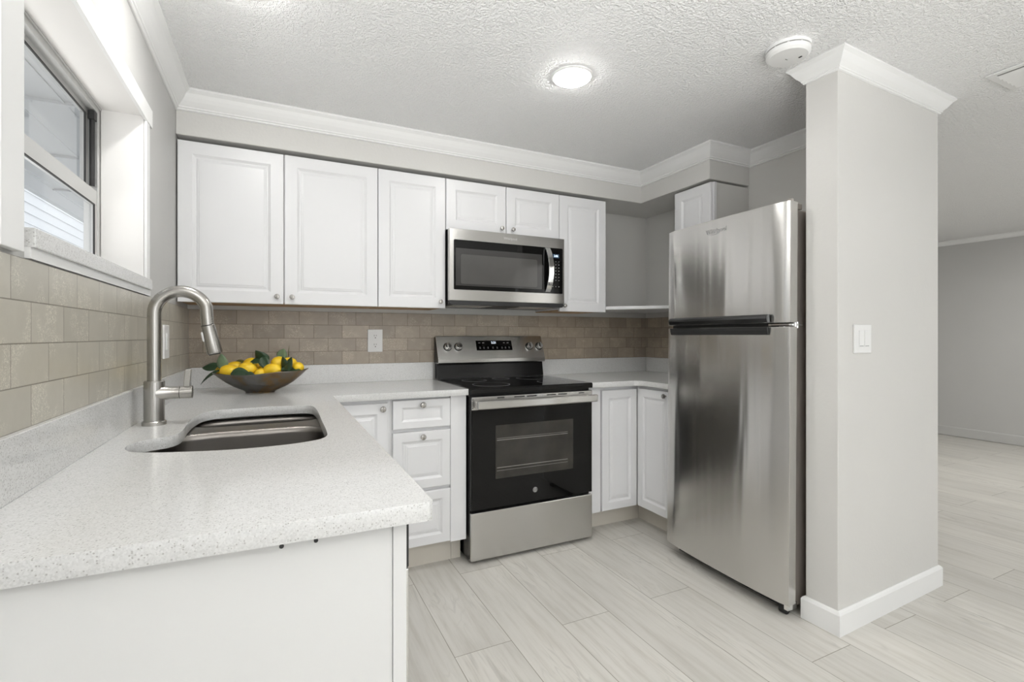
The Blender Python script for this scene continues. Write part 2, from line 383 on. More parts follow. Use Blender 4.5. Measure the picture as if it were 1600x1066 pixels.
def thing(name, loc, label, cat, group=None, rot=(0, 0, 0), local=False):
    o = bpy.data.objects.new(name, None); C.objects.link(o); o.location = loc; o.rotation_euler = rot
    o.empty_display_size = 0.1
    OFF[o] = Vector((0, 0, 0)) if local else Vector(loc)
    return tag(o, label, cat, group)
def struct(name, mb, mat, parent=None, **k):
    o = obj(name, mb, mat, parent, **k)
    if parent is None: o['kind'] = 'structure'
    return o
def curve_mesh(name, outer, holes, z0, z1):
    cu = bpy.data.curves.new(name, 'CURVE'); cu.dimensions = '2D'; cu.fill_mode = 'BOTH'; cu.extrude = (z1 - z0) / 2
    for pl in [outer] + holes:
        sp = cu.splines.new('POLY'); sp.points.add(len(pl) - 1); sp.use_cyclic_u = True
        for i, p in enumerate(pl): sp.points[i].co = (p[0], p[1], 0, 1)
    ob = bpy.data.objects.new('tmp', cu); me = bpy.data.meshes.new_from_object(ob)
    bpy.data.objects.remove(ob); bpy.data.curves.remove(cu)
    me.transform(Matrix.Translation((0, 0, (z0 + z1) / 2)))
    bm = bmesh.new(); bm.from_mesh(me); bmesh.ops.remove_doubles(bm, verts=bm.verts, dist=1e-6); bmesh.ops.recalc_face_normals(bm, faces=bm.faces); bm.to_mesh(me); bm.free()
    me.name = name; return me
def text_mesh(name, body, size, mat, parent, mtx, depth=0.0004, shear=0.0):
    cu = bpy.data.curves.new(name, 'FONT'); cu.body = body; cu.size = size; cu.extrude = depth; cu.align_x = 'CENTER'; cu.align_y = 'CENTER'; cu.shear = shear
    ob = bpy.data.objects.new('tmp', cu); me = bpy.data.meshes.new_from_object(ob)
    bpy.data.objects.remove(ob); bpy.data.curves.remove(cu)
    me.transform(mtx); me.name = name
    return link_mesh(name, me, mat, parent)
def on_y(x, y, z): return Matrix.Translation((x, y, z)) @ Matrix.Rotation(R(90), 4, 'X')          # faces -Y
def on_xneg(x, y, z): return Matrix.Translation((x, y, z)) @ Matrix.Rotation(R(-90), 4, 'Z') @ Matrix.Rotation(R(90), 4, 'X')  # faces -X
def rrect(x0, x1, y0, y1, r, k=6):
    pts = []
    for (cx, cy, a0) in ((x1 - r, y1 - r, 0), (x0 + r, y1 - r, 90), (x0 + r, y0 + r, 180), (x1 - r, y0 + r, 270)):
        for i in range(k + 1):
            a = R(a0 + 90 * i / k); pts.append((cx + r * math.cos(a), cy + r * math.sin(a)))
    return pts

# cabinet front: routed door. face = 'y' (faces -Y) or '+x' or '-x'
def door_mb(a0, a1, z0, z1, face, p, th=0.019, fr=0.058, frz=None, panel=True):
    frz = fr if frz is None else frz
    def W(a, z, d):
        if face == 'y': return (a, p + d, z)
        if face == '-x': return (p + d, a, z)
        return (p - d, a, z)
    def ring(i, j, d): return [W(a0 + i, z0 + j, d), W(a1 - i, z0 + j, d), W(a1 - i, z1 - j, d), W(a0 + i, z1 - j, d)]
    mb = MB()
    rs = [ring(0.0, 0.0, th), ring(0, 0, 0.004), ring(0.0012, 0.0012, 0.0012), ring(0.004, 0.004, 0)]
    rs += [ring(fr, frz, 0), ring(fr + 0.003, frz + 0.003, 0.0022), ring(fr + 0.011, frz + 0.011, 0.0075)]
    if panel:
        rs += [ring(fr + 0.017, frz + 0.017, 0.0078), ring(fr + 0.019, frz + 0.019, 0.0055), ring(fr + 0.028, frz + 0.028, 0.0040), ring(fr + 0.0295, frz + 0.0295, 0.0028)]
    mb.loft(rs)
    return mb
def knob(parent, c, d, r=0.0145):
    """round brushed knob; c on the face, d outward unit vector; a slim ridge across its front"""
    c = Vector(c); d = Vector(d); mb = MB()
    pts = [(0.0055, 0), (0.0055, 0.012), (0.008, 0.014), (r, 0.017), (r, 0.021), (r * 0.86, 0.0245), (r * 0.3, 0.026)]
    mb.tube([c + d * h for _, h in pts], [q for q, _ in pts], 20)
    side = Vector((0, 0, 1))
    a = c + d * 0.0255 - side * r * 0.85; b = c + d * 0.0255 + side * r * 0.85
    mb.tube([a, b], 0.0022, 8)
    return obj('knob', mb, M['nickel'], parent)
def carcass(x0, x1, y0, y1, z0, z1, t=0.016, open_top=False, open_side=None):
    mb = MB()
    mb.box(x0, x0 + t, y0, y1, z0, z1); mb.box(x1 - t, x1, y0, y1, z0, z1); mb.box(x0 + t, x1 - t, y0, y1, z0, z0 + t)
    if not open_top: mb.box(x0 + t, x1 - t, y0, y1, z1 - t, z1)
    if open_side == 'y0': mb.box(x0 + t, x1 - t, y1 - t, y1, z0 + t, z1 - t)
    elif open_side == 'x1': mb.box(x0, x1, y0, y0 + t, z0, z1); mb.box(x0, x1, y1 - t, y1, z0, z1)
    else: mb.box(x0 + t, x1 - t, y0, y0 + t, z0 + t, z1 - t); mb.box(x0 + t, x1 - t, y1 - t, y1, z0 + t, z1 - t)
    return mb

# ------------------------------------------------------------------ room shell
XW = 3.046; FX = 7.635; YS = -5.6; YN = 1.6
struct('floor', MB().box(-0.152, FX + 0.15, YS - 0.15, YN + 0.15, -0.08, 0.0), M['floor'])
struct('ceiling', MB().box(-0.152, FX + 0.15, YS - 0.15, YN + 0.15, CEIL, CEIL + 0.1), M['ceiling'])
WY0, WY1, WZ0, WZ1 = -1.835, -0.922, 1.350, 1.958
wl = MB(); wl.box(-0.152, 0, YS, -5.15, 0, CEIL); wl.box(-0.152, 0, -3.45, WY0, 0, CEIL); wl.box(-0.152, 0, -5.15, -3.45, 0, 0.8); wl.box(-0.152, 0, -5.15, -3.45, 2.1, CEIL); wl.box(-0.152, 0, WY1, 0.0, 0, CEIL); wl.box(-0.152, 0, WY0, WY1, 0, WZ0); wl.box(-0.152, 0, WY0, WY1, WZ1, CEIL)
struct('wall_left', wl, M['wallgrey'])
struct('wall_back', MB().box(-0.152, XW, 0.0, 0.12, 0, CEIL), M['wall'])
struct('wall_right', MB().box(XW, 3.235, -1.66, 0.12, 0, CEIL), M['wall'])
struct('wall_living_north', MB().box(3.235, FX, YN, YN + 0.12, 0, CEIL), M['wall'])
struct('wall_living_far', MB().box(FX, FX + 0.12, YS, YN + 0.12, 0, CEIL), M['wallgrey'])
struct('wall_living_inner', MB().box(3.115, 3.235, 0.12, YN, 0, CEIL), M['wall'])
# south wall with the added unseen window and the sliding door opening
ws = MB(); sx = [(-0.152, 0.6), (2.8, 4.3), (6.1, FX)]
for a, b in sx: ws.box(a, b, YS, YS + 0.12, 0, CEIL)
ws.box(0.6, 2.8, YS, YS + 0.12, 0, 0.5); ws.box(0.6, 2.8, YS, YS + 0.12, 2.1, CEIL); ws.box(4.3, 6.1, YS, YS + 0.12, 2.1, CEIL)
struct('wall_south', ws, M['wall'])
def plain_window(name, x0, x1, z0, z1, mull):
    o = bpy.data.objects.new(name, None); C.objects.link(o); o.location = ((x0 + x1) / 2, YS + 0.06, z0); o['kind'] = 'structure'; OFF[o] = o.location.copy()
    f = MB()
    f.box(x0, x1, YS + 0.03, YS + 0.09, z0, z0 + 0.05); f.box(x0, x1, YS + 0.03, YS + 0.09, z1 - 0.05, z1)
    xs = [x0, x1 - 0.05] + [x0 + (x1 - x0) * k / mull - 0.025 for k in range(1, mull)]
    for q in xs: f.box(q, q + 0.05, YS + 0.03, YS + 0.09, z0 + 0.05, z1 - 0.05)
    obj('window_frame', f, M['trim'], o)
    obj('pane', MB().box(x0 + 0.05, x1 - 0.05, YS + 0.055, YS + 0.06, z0 + 0.05, z1 - 0.05), M['glass'], o)
plain_window('window_2', 0.6, 2.8, 0.5, 2.1, 2)  # unseen window, added as a light opening behind the camera
plain_window('window_3', 4.3, 6.1, 0.0, 2.1, 2)

wf = MB(); wf.box(-0.10, -0.04, -5.15, -3.45, 0.8, 0.85); wf.box(-0.10, -0.04, -5.15, -3.45, 2.05, 2.1)
for q in (-5.15, -4.325, -3.50): wf.box(-0.10, -0.04, q, q + 0.05, 0.85, 2.05)
W4 = struct('window_4', wf, M['trim'])  # unseen window, added to bring light in from the west
obj('pane', MB().box(-0.073, -0.067, -5.10, -3.50, 0.85, 2.05), M['glass'], W4)
# soffit above the wall cabinets
S1, SX, SYe, SB = -0.3362, 2.7089, -0.9344, 2.1127
sf = MB(); sf.prism([(0.0, S1), (SX, S1), (SX, SYe), (XW, SYe), (XW, 0), (0, 0)], 'z', SB, CEIL)
struct('ceiling_soffit', sf, M['wall'], bevel=0.004)

# partition stub ("pillar") beside the fridge, slightly out of square
pr = 2.1378
PIL = bpy.data.objects.new('wall_partition', None); C.objects.link(PIL); PIL.location = (2.4233, -1.8324, 0); PIL.rotation_euler = (0, 0, R(pr)); PIL['kind'] = 'structure'; OFF[PIL] = Vector((0, 0, 0))
PL, PW = 0.8348, 0.1292
obj('wall_face', MB().box(0, PL, 0, PW, 0, CEIL), M['wall'], PIL, bevel=0.003)

def sweep(path, prof, closed=False, name='trim', mat=None, parent=None):
    """path: xy points, profile (outward offset, z) on the right-hand side of travel; mitred"""
    n = len(path); P2 = [Vector(p) for p in path]; rings = []
    for i in range(n):
        dn = (P2[(i + 1) % n] - P2[i]).normalized() if (closed or i < n - 1) else None
        dp = (P2[i] - P2[i - 1]).normalized() if (closed or i > 0) else None
        if dn is None: dn = dp
        if dp is None: dp = dn
        n1 = Vector((dp.y, -dp.x)); n2 = Vector((dn.y, -dn.x)); b = (n1 + n2); b = b / max(0.2, (b.length_squared / 2))
        rings.append([(P2[i].x + b.x * o, P2[i].y + b.y * o, z) for o, z in prof])
    mb = MB(); k = len(prof)
    if closed: rings.append(rings[0])
    mb.loft(rings, cap0=not closed, cap1=not closed)
    return mb
def crown_prof(zb, zt, p):
    h = zt - zb
    q = [(0, 0), (0.10, 0), (0.16, 0.03), (0.16, 0.10), (0.24, 0.13), (0.24, 0.20), (0.34, 0.28), (0.50, 0.42), (0.66, 0.60), (0.78, 0.76), (0.84, 0.80), (0.90, 0.84), (1.0, 0.90), (1.0, 1.0), (0, 1.0)]
    return [(a * p, zb + b * h) for a, b in q]
cr = crown_prof(2.222, CEIL, 0.062)
path = [(0, YS + 0.12), (0, S1), (SX, S1), (SX, SYe), (XW, SYe), (XW, -1.665)]
struct('trim_1', sweep(path, cr), M['trim'])
cp = crown_prof(2.243, CEIL, 0.053)
obj('crown_moulding', sweep([(PL, 0), (0, 0), (0, PW), (PL, PW)][::-1], [(a, z) for a, z in cp], True) if False else sweep([(0, 0), (0, PW), (PL, PW), (PL, 0)][::-1], cp, True), M['trim'], PIL)
bb = [(0, 0), (0.0134, 0), (0.0134, 0.082), (0.009, 0.090), (0.003, 0.095), (0, 0.095)]
obj('baseboard', sweep([(0, 0), (0, PW), (PL, PW), (PL, 0)][::-1], bb, True), M['trim'], PIL)
# far living wall trims
fcr = crown_prof(2.262, CEIL, 0.05)
struct('trim_2', sweep([(3.235, YN), (FX, YN), (FX, YS + 0.12)], fcr), M['trim'])
struct('baseboard_living', sweep([(3.235, YN), (FX, YN), (FX, YS + 0.12)], [(0, 0.006), (0.012, 0.006), (0.012, 0.10), (0.004, 0.112), (0, 0.112)]), M['wallgrey'])
struct('baseboard_left', sweep([(0, YS + 0.12), (0, -2.25)], bb), M['trim'])

# stone tile bands (row of four courses above the upstand)
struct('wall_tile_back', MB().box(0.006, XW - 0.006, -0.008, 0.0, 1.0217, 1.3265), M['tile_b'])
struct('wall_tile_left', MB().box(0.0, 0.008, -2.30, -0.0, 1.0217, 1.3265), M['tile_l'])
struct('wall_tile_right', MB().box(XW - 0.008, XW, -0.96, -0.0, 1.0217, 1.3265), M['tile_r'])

# ------------------------------------------------------------------ kitchen window (left wall)
WIN = bpy.data.objects.new('window_1', None); C.objects.link(WIN); WIN.location = (0, (WY0 + WY1) / 2, WZ0); WIN['kind'] = 'structure'; OFF[WIN] = WIN.location.copy()
lin = MB(); lin.box(-0.118, -0.001, WY1 - 0.006, WY1, 1.352, WZ1); lin.box(-0.118, -0.001, WY0, WY0 + 0.006, 1.352, WZ1); lin.box(-0.118, -0.001, WY0, WY1, WZ1 - 0.006, WZ1)
obj('reveal', lin, M['jamb'], WIN)
cs = MB(); cs.box(0.0, 0.008, WY1 - 0.003, -0.879, 1.360, 1.9395)                       # far casing
obj('casing', cs, M['trim'], WIN, bevel=0.001)
cs = MB(); cs.box(0.0, 0.010, -1.97, -0.846, 1.940, 2.004)
obj('casing', cs, M['trim'], WIN, bevel=0.0015)
cs = MB(); cs.box(0.0, 0.016, -1.954, -1.871, 1.335, 1.9395)
obj('casing', cs, M['trim'], WIN, bevel=0.0015)
obj('apron', MB().box(0.0, 0.009, -1.826, -0.872, 1.330, 1.351), M['trim'], WIN)
obj('window_sill', MB().box(-0.118, 0.016, -1.826, -0.885, 1.3505, 1.387), M['quartz'], WIN, bevel=0.002)
# aluminium single hung unit
fx0, fx1 = -0.158, -0.12
yA, yB, zA, zB = WY0, WY1, 1.387, WZ1
fm = MB()
fm.box(fx0, fx1, yB - 0.028, yB, zA, zB); fm.box(fx0, fx1, yA, yA + 0.028, zA, zB); fm.box(fx0, fx1, yA + 0.028, yB - 0.028, zB - 0.030, zB); fm.box(fx0, fx1, yA + 0.028, yB - 0.028, zA, zA + 0.022)
fm.box(fx1 - 0.004, fx1 + 0.004, yA, yB, zB - 0.012, zB)
obj('window_frame', fm, M['alu'], WIN, bevel=0.0015)
def sash(x0, x1, z0, z1, ya, yb, rt, rb, st):
    f = MB(); f.box(x0, x1, ya, yb, z1 - rt, z1); f.box(x0, x1, ya, yb, z0, z0 + rb); f.box(x0, x1, ya, ya + st, z0 + rb, z1 - rt); f.box(x0, x1, yb - st, yb, z0 + rb, z1 - rt)
    o = obj('sash', f, M['alu'], WIN, bevel=0.002)
    xm = (x0 + x1) / 2
    g = MB(); g.box(x1 - 0.004, x1 + 0.0005, ya + st - 0.003, ya + st + 0.003, z0 + rb, z1 - rt); g.box(x1 - 0.004, x1 + 0.0005, yb - st - 0.003, yb - st + 0.003, z0 + rb, z1 - rt)
    g.box(x1 - 0.004, x1 + 0.0005, ya + st, yb - st, z1 - rt - 0.003, z1 - rt + 0.001); g.box(x1 - 0.004, x1 + 0.0005, ya + st, yb - st, z0 + rb - 0.001, z0 + rb + 0.003)
    obj('gasket', g, M['shadowgap'], o)
    obj('pane', MB().box(xm - 0.002, xm + 0.002, ya + st, yb - st, z0 + rb, z1 - rt), M['glass'], o)
sash(-0.157, -0.141, 1.635, zB - 0.028, yA + 0.030, yB - 0.042, 0.018, 0.03, 0.028)
sash(-0.139, -0.122, zA + 0.022, 1.668, yA + 0.030, yB - 0.030, 0.048, 0.022, 0.024)
obj('sash_balance', MB().cyl((-0.131, yB - 0.045, 1.682), (-0.131, yB - 0.045, zB - 0.034), 0.0075, 12).box(-0.139, -0.122, yB - 0.058, yB - 0.032, zB - 0.06, zB - 0.032), M['blackplastic'], WIN)
# outside: porch soffit and neighbouring lap siding, seen through the panes
sd = MB()
for k in range(26):
    z = -0.2 + k * 0.125
    sd.add([(-2.30, -6, z), (-2.30, 9, z), (-2.285, 9, z), (-2.285, -6, z), (-2.30, -6, z + 0.125), (-2.30, 9, z + 0.125), (-2.295, 9, z + 0.125), (-2.295, -6, z + 0.125)],
           [(0, 1, 2, 3), (4, 7, 6, 5), (0, 4, 5, 1), (2, 6, 7, 3), (1, 5, 6, 2), (0, 3, 7, 4)])
struct('wall_exterior', sd, M['siding'])
pc = MB(); pc.box(-1.1, -0.153, -5, 8, 2.30, 2.34)
for k in range(5): pc.box(-1.1 + k * 0.2, -1.09 + k * 0.2, -5, 8, 2.292, 2.30)
for k in range(14): pc.box(-1.1, -0.153, -4.5 + k * 0.9, -4.48 + k * 0.9, 2.285, 2.30)
pc.box(-1.14, -1.10, -5, 8, 2.20, 2.36)
struct('ceiling_porch', pc, M['siding'])
struct('floor_exterior', MB().box(-2.3, -0.153, -6, 9, -0.2, -0.1), M['ground'])

# ------------------------------------------------------------------ wall cabinets
cX = [0.004, 0.4501, 0.9096, 1.290, 1.6731, 2.0487, 2.4146]
ZT, ZB, YD = 2.0916, 1.345, -0.330
def wall_cab(name, x0, x1, z0, z1, doors, label, knobs):
    t = thing(name, ((x0 + x1) / 2, -0.003, z0), label, 'cabinet')
    obj('body', MB().box(x0, x1, -0.309, -0.002, z0 + 0.010, z1), M['cab'], t)
    obj('underside', MB().box(x0 + 0.004, x1 - 0.004, -0.306, -0.004, z0 + 0.004, z0 + 0.0095), M['board'], t)
    for (a, b), kx in zip(doors, knobs):
        d = obj('door', door_mb(a + 0.0018, b - 0.0018, z0, z1, 'y', YD), M['cab'], t)
        knob(d, (kx, YD, z0 + 0.036), (0, -1, 0), 0.0125)
    return t
wall_cab('wall_cabinet', cX[0], cX[2], ZB, ZT, [(cX[0], cX[1]), (cX[1], cX[2])], 'wide white two-door wall cabinet in the corner above the fruit bowl', [cX[1] - 0.032, cX[1] + 0.036])
wall_cab('wall_cabinet', cX[2] + 0.001, cX[3], ZB, ZT, [(cX[2], cX[3])], 'tall single-door white wall cabinet left of the microwave', [cX[3] - 0.034])
wall_cab('wall_cabinet', cX[3] + 0.001, cX[5] - 0.001, 1.798, ZT, [(cX[3], cX[4]), (cX[4], cX[5])], 'short two-door white wall cabinet directly above the microwave', [cX[4] - 0.035, cX[4] + 0.04])
wall_cab('wall_cabinet', cX[5], cX[6], ZB, ZT, [(cX[5], cX[6])], 'narrow single-door white wall cabinet right of the microwave', [cX[5] + 0.032])
# cabinet on the right wall, grey side towards the fridge
t = thing('wall_cabinet', (2.89, -0.79, 1.345), 'white-doored wall cabinet with grey painted side rising behind the refrigerator', 'cabinet')
obj('body', MB().box(2.742, XW - 0.002, -0.932, -0.645, 1.345, 2.0995), M['wall'], t)
obj('face_frame', MB().box(2.7405, 2.760, -0.940, -0.643, 1.345, 2.0985), M['cab'], t)
d = obj('door', door_mb(-0.930, -0.6428, 1.345, 2.0975, '-x', 2.720), M['cab'], t)
knob(d, (2.720, -0.90, 1.40), (-1, 0, 0), 0.0125)
# diagonal corner shelf
sh = link_mesh('corner_shelf', curve_mesh('corner_shelf', [(2.417, -0.001), (XW - 0.001, -0.001), (XW - 0.001, -0.641), (2.748, -0.641), (2.417, -0.312)], [], 1.364, 1.386), M['cab'], None, 0.002)
tag(sh, 'white diagonal corner shelf between the narrow wall cabinet and the refrigerator', 'shelf')

# ------------------------------------------------------------------ worktops
ZC0, ZC1 = 0.8815, 0.913
cut = [(0.078, -1.499), (0.088, -1.552), (0.120, -1.595), (0.207, -1.631), (0.3145, -1.657), (0.426, -1.657), (0.505, -1.632), (0.536, -1.594), (0.545, -1.52), (0.548, -1.30), (0.551, -1.10), (0.546, -0.985), (0.532, -0.940), (0.500, -0.919),
       (0.430, -0.906), (0.345, -0.903), (0.262, -0.908), (0.206, -0.928), (0.176, -0.985), (0.165, -1.08), (0.164, -1.20), (0.169, -1.30), (0.166, -1.365), (0.148, -1.405), (0.110, -1.43), (0.086, -1.458)]
def smooth_poly(p, k=5):
    n = len(p); out = []
    for i in range(n):
        a, b, c, d = (Vector(p[(i + j) % n]) for j in (-1, 0, 1, 2))
        for s in range(k):
            u = s / k
            q = 0.5 * ((2 * b) + (c - a) * u + (2 * a - 5 * b + 4 * c - d) * u * u + (3 * b - a - 3 * c + d) * u ** 3); out.append((q.x, q.y))
    return out
cut_s = smooth_poly(cut)
t = thing('countertop', (0.4, -1.1, ZC0), 'L-shaped speckled white quartz countertop with the sink cut-out', 'countertop')
outer = [(0.0005, -2.214), (0.642, -2.228), (0.650, -2.220), (0.6495, -0.6462), (1.309, -0.6462), (1.309, -0.0005), (0.0005, -0.0005)]
link_mesh('slab', curve_mesh('slab', outer, [cut_s], ZC0, ZC1), M['quartz'], t, 0.0025)
obj('upstand', MB().box(0.0005, 0.020, -2.214, -0.0205, ZC1, 1.0217), M['quartz'], t, bevel=0.0015)
obj('upstand', MB().box(0.0005, 1.306, -0.020, -0.0005, ZC1, 1.0217), M['quartz'], t, bevel=0.0015)
t = thing('countertop', (2.7, -0.4, ZC0), 'short speckled white quartz countertop between the range and the refrigerator', 'countertop')
arc = [(2.4234 - 0.05 * (1 - math.sin(R(a))) , -0.6462 - 0.05 * (1 - math.cos(R(a)))) for a in range(0, 91, 15)]
outer = [(2.079, -0.0005), (2.079, -0.6462)] + arc + [(2.4234, -0.955), (XW - 0.0005, -0.955), (XW - 0.0005, -0.0005)]
link_mesh('slab', curve_mesh('slab', outer, [], ZC0, ZC1), M['quartz'], t, 0.0025)
obj('upstand', MB().box(2.079, XW - 0.0005, -0.020, -0.0005, ZC1, 1.0217), M['quartz'], t, bevel=0.0015)
obj('upstand', MB().box(XW - 0.020, XW - 0.0005, -0.955, -0.0205, ZC1, 1.0217), M['quartz'], t, bevel=0.0015)

# ------------------------------------------------------------------ base cabinets
def toe(parent, mb): return obj('toe_kick', mb, M['kick'], parent)
# corner cabinet + drawers on the back wall
t = thing('base_cabinet', (0.78, -0.3, 0), 'white corner base cabinet whose door shows left of the drawer stack', 'cabinet')
obj('body', carcass(0.632, 0.912, -0.604, -0.022, 0.130, 0.880, open_side='y0'), M['cab'], t)
obj('face_frame', MB().box(0.632, 0.912, -0.6245 + 0.0165, -0.605, 0.862, 0.880).box(0.900, 0.912, -0.608, -0.605, 0.13, 0.862), M['cab'], t)
d = obj('door', door_mb(0.640, 0.9013, 0.137, 0.8624, 'y', -0.625, th=0.016, fr=0.050), M['cab'], t)
knob(d, (0.876, -0.625, 0.835), (0, -1, 0))
toe(t, MB().box(0.60, 0.912, -0.530, -0.514, 0.0, 0.130))
t = thing('base_cabinet', (1.1, -0.3, 0), 'white three-drawer base cabinet left of the range', 'cabinet')
obj('body', carcass(0.913, 1.3055, -0.604, -0.022, 0.130, 0.880, open_side=None), M['cab'], t)
obj('filler', MB().box(1.2215, 1.3055, -0.619, -0.6045, 0.130, 0.880), M['cab'], t)
for (z0, z1, f) in ((0.727, 0.870, 0.036), (0.4245, 0.7105, 0.045), (0.1375, 0.4085, 0.045)):
    d = obj('drawer', door_mb(0.9259, 1.2191, z0, z1, 'y', -0.625, th=0.019, fr=0.043, frz=f, panel=z1 - z0 > 0.2), M['cab'], t)
    knob(d, (1.0725, -0.625, z1 - 0.026 if z1 - z0 > 0.2 else z1 - 0.026), (0, -1, 0))
toe(t, MB().box(0.913, 1.2515, -0.530, -0.514, 0.0, 0.130).box(1.253, 1.3055, -0.530, -0.514, 0.0, 0.130))
# peninsula run under the window (fronts face the kitchen)
t = thing('base_cabinet', (0.3, -1.1, 0), 'white sink base cabinet on the window side of the kitchen', 'cabinet')
obj('body', carcass(0.002, 0.589, -1.58, -0.655, 0.13, 0.880, open_top=True, open_side='x1'), M['cab'], t)
for k, (a, b) in enumerate(((-1.575, -1.120), (-1.116, -0.665))):
    d = obj('door', door_mb(a, b, 0.137, 0.870, '+x', 0.610), M['cab'], t)
    knob(d, (0.610, b - 0.03 if k == 0 else a + 0.03, 0.835), (1, 0, 0))
toe(t, MB().box(0.535, 0.550, -1.58, -0.655, 0, 0.13))
obj('corner_filler', MB().box(0.5895, 0.6115, -0.6545, -0.610, 0.13, 0.880).box(0.6115, 0.6315, -0.6265, -0.610, 0.13, 0.880), M['cab'], t)
# dishwasher between sink base and end panel
t = thing('dishwasher', (0.3, -1.88, 0), 'stainless dishwasher with black top strip, seen edge-on beside the white end panel', 'dishwasher')
obj('tub', MB().box(0.04, 0.585, -2.176, -1.584, 0.10, 0.872), M['blackplastic'], t)
obj('door', MB().box(0.586, 0.6205, -2.178, -1.584, 0.12, 0.786), M['steel'], t, bevel=0.002)
obj('control_strip', MB().box(0.586, 0.6205, -2.178, -1.584, 0.788, 0.874), M['blackplastic'], t, bevel=0.002)
obj('toe_kick', MB().box(0.50, 0.52, -2.176, -1.584, 0.0, 0.10), M['blackplastic'], t)
# end panel
t = thing('end_panel', (0.3, -2.19, 0), 'plain white peninsula end panel under the countertop edge in the foreground', 'panel')
obj('board', MB().box(0.001, 0.588, -2.196, -2.180, 0, 0.8810), M['panel'], t)
obj('stile', MB().box(0.5885, 0.611, -2.200, -2.180, 0, 0.8810), M['panel'], t, bevel=0.001)
for x in (0.421, 0.4696):
    obj('screw_hole', MB().lathe([(0.0, -0.0012), (0.0033, -0.0012), (0.0033, 0.0)], (x, -2.196, 0.8685), 16, 'y'), M['shadowgap'], t)
# right corner base cabinet
t = thing('base_cabinet', (2.6, -0.4, 0), 'white corner base cabinet with two doors meeting in the inner corner, right of the range', 'cabinet')
bd = MB(); bd.box(2.079, XW - 0.003, -0.590, -0.022, 0.130, 0.880); bd.box(2.4636, XW - 0.003, -0.945, -0.5905, 0.130, 0.880)
obj('body', bd, M['cab'], t)
obj('filler', MB().box(2.079, 2.165, -0.606, -0.5905, 0.130, 0.880), M['cab'], t)
obj('door', door_mb(2.1774, 2.4415, 0.131, 0.858, 'y', -0.610, fr=0.048), M['cab'], t)
d = obj('door', door_mb(-0.905, -0.6115, 0.131, 0.864, '-x', 2.4436, fr=0.048), M['cab'], t)
knob(d, (2.4436, -0.858, 0.838), (-1, 0, 0))
toe(t, MB().box(2.079, 2.5467, -0.500, -0.485, 0, 0.130).box(2.5467, 2.562, -0.945, -0.485, 0, 0.130))

# ------------------------------------------------------------------ sink
t = thing('kitchen_sink', (0.34, -1.28, 0.69), 'stainless undermount double-bowl sink set in the quartz under the window', 'sink')
def basin(pts, depth, name, zt=0.8805):
    c = sum((Vector(p) for p in pts), Vector((0, 0))) / len(pts); mb = MB()
    def ring(s, z): return [(c.x + (p[0] - c.x) * s, c.y + (p[1] - c.y) * s, z) for p in pts]
    R_ = [ring(1.0, zt), ring(0.999, zt - 0.02), ring(0.990, zt - depth + 0.05), ring(0.965, zt - depth + 0.018), ring(0.90, zt - depth + 0.005), ring(0.80, zt - depth), ring(0.2, zt - depth - 0.004)]
    mb.loft(R_, smooth=True, cap0=False, cap1=True)
    o = obj(name, mb, M['steel_sink'], t, recalc=False)
    s = o.modifiers.new('solid', 'SOLIDIFY'); s.thickness = 0.0015; s.offset = 1
    obj('drain', MB().lathe([(0.0, 0.001), (0.02, 0.001), (0.03, 0.003), (0.043, 0.004), (0.045, 0.0)], (c.x, c.y, zt - depth - 0.003), 24), M['chrome'], o)
    return o
big = smooth_poly([(0.070, -1.48), (0.085, -1.57), (0.13, -1.62), (0.25, -1.662), (0.40, -1.672), (0.50, -1.648), (0.555, -1.59), (0.562, -1.48), (0.562, -1.30), (0.548, -1.225), (0.49, -1.192), (0.34, -1.186), (0.20, -1.190), (0.135, -1.225), (0.105, -1.32), (0.085, -1.40)])
small = smooth_poly([(0.155, -1.02), (0.175, -1.06), (0.23, -1.082), (0.35, -1.088), (0.47, -1.084), (0.535, -1.065), (0.562, -1.02), (0.562, -0.945), (0.545, -0.905), (0.48, -0.888), (0.35, -0.885), (0.23, -0.893), (0.175, -0.915), (0.155, -0.96)])
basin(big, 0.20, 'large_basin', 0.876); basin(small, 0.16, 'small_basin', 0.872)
rim = curve_mesh('flange', rrect(0.045, 0.580, -1.69, -0.868, 0.05), [big, small], 0.8745, 0.8775)
link_mesh('flange', rim, M['steel_sink'], t, 0.001)

# ------------------------------------------------------------------ faucet
t = thing('faucet', (0.075, -1.176, ZC1), 'tall brushed-nickel gooseneck pull-down faucet standing behind the sink', 'faucet')
fx, fy = 0.075, -1.176
obj('base', MB().lathe([(0.0315, 0), (0.0315, 0.010), (0.029, 0.0125), (0.027, 0.0125), (0.027, 0.133), (0.0245, 0.1365), (0.0, 0.1365)], (fx, fy, ZC1), 40), M['nickel'], t)
pth = [(fx, fy, 1.045), (fx, fy, 1.15)]; cxr, czr, rr = fx + 0.0705, 1.2575, 0.0705
for a in range(180, 12, -8): pth.append((cxr + rr * math.cos(R(a)), fy, czr + rr * math.sin(R(a))))
pth.append((0.2166, fy, 1.218))
obj('spout', MB().tube(pth, 0.0183, 24), M['nickel'], t)
hd = Vector((0.2165, fy, 1.2195)); dv = Vector((0.215, 0, -0.977)).normalized()
obj('seam', MB().tube([hd - dv * 0.003, hd], 0.0188, 24), M['blackplastic'], t)
sp = obj('spray_head', MB().tube([hd - dv * 0.000, hd, hd + dv * 0.012, hd + dv * 0.085, hd + dv * 0.091], [0.0175, 0.0205, 0.0208, 0.0232, 0.0215], 28), M['nickel'], t)
obj('nozzle', MB().tube([hd + dv * 0.0905, hd + dv * 0.094], [0.0175, 0.0165], 24), M['blackplastic'], sp)
bt = MB(); nn = Vector((-dv.z * -1, 0, dv.x)); side = Vector((-0.93, -0.36, 0)).normalized()
bc = hd + dv * 0.036 + side * 0.0205
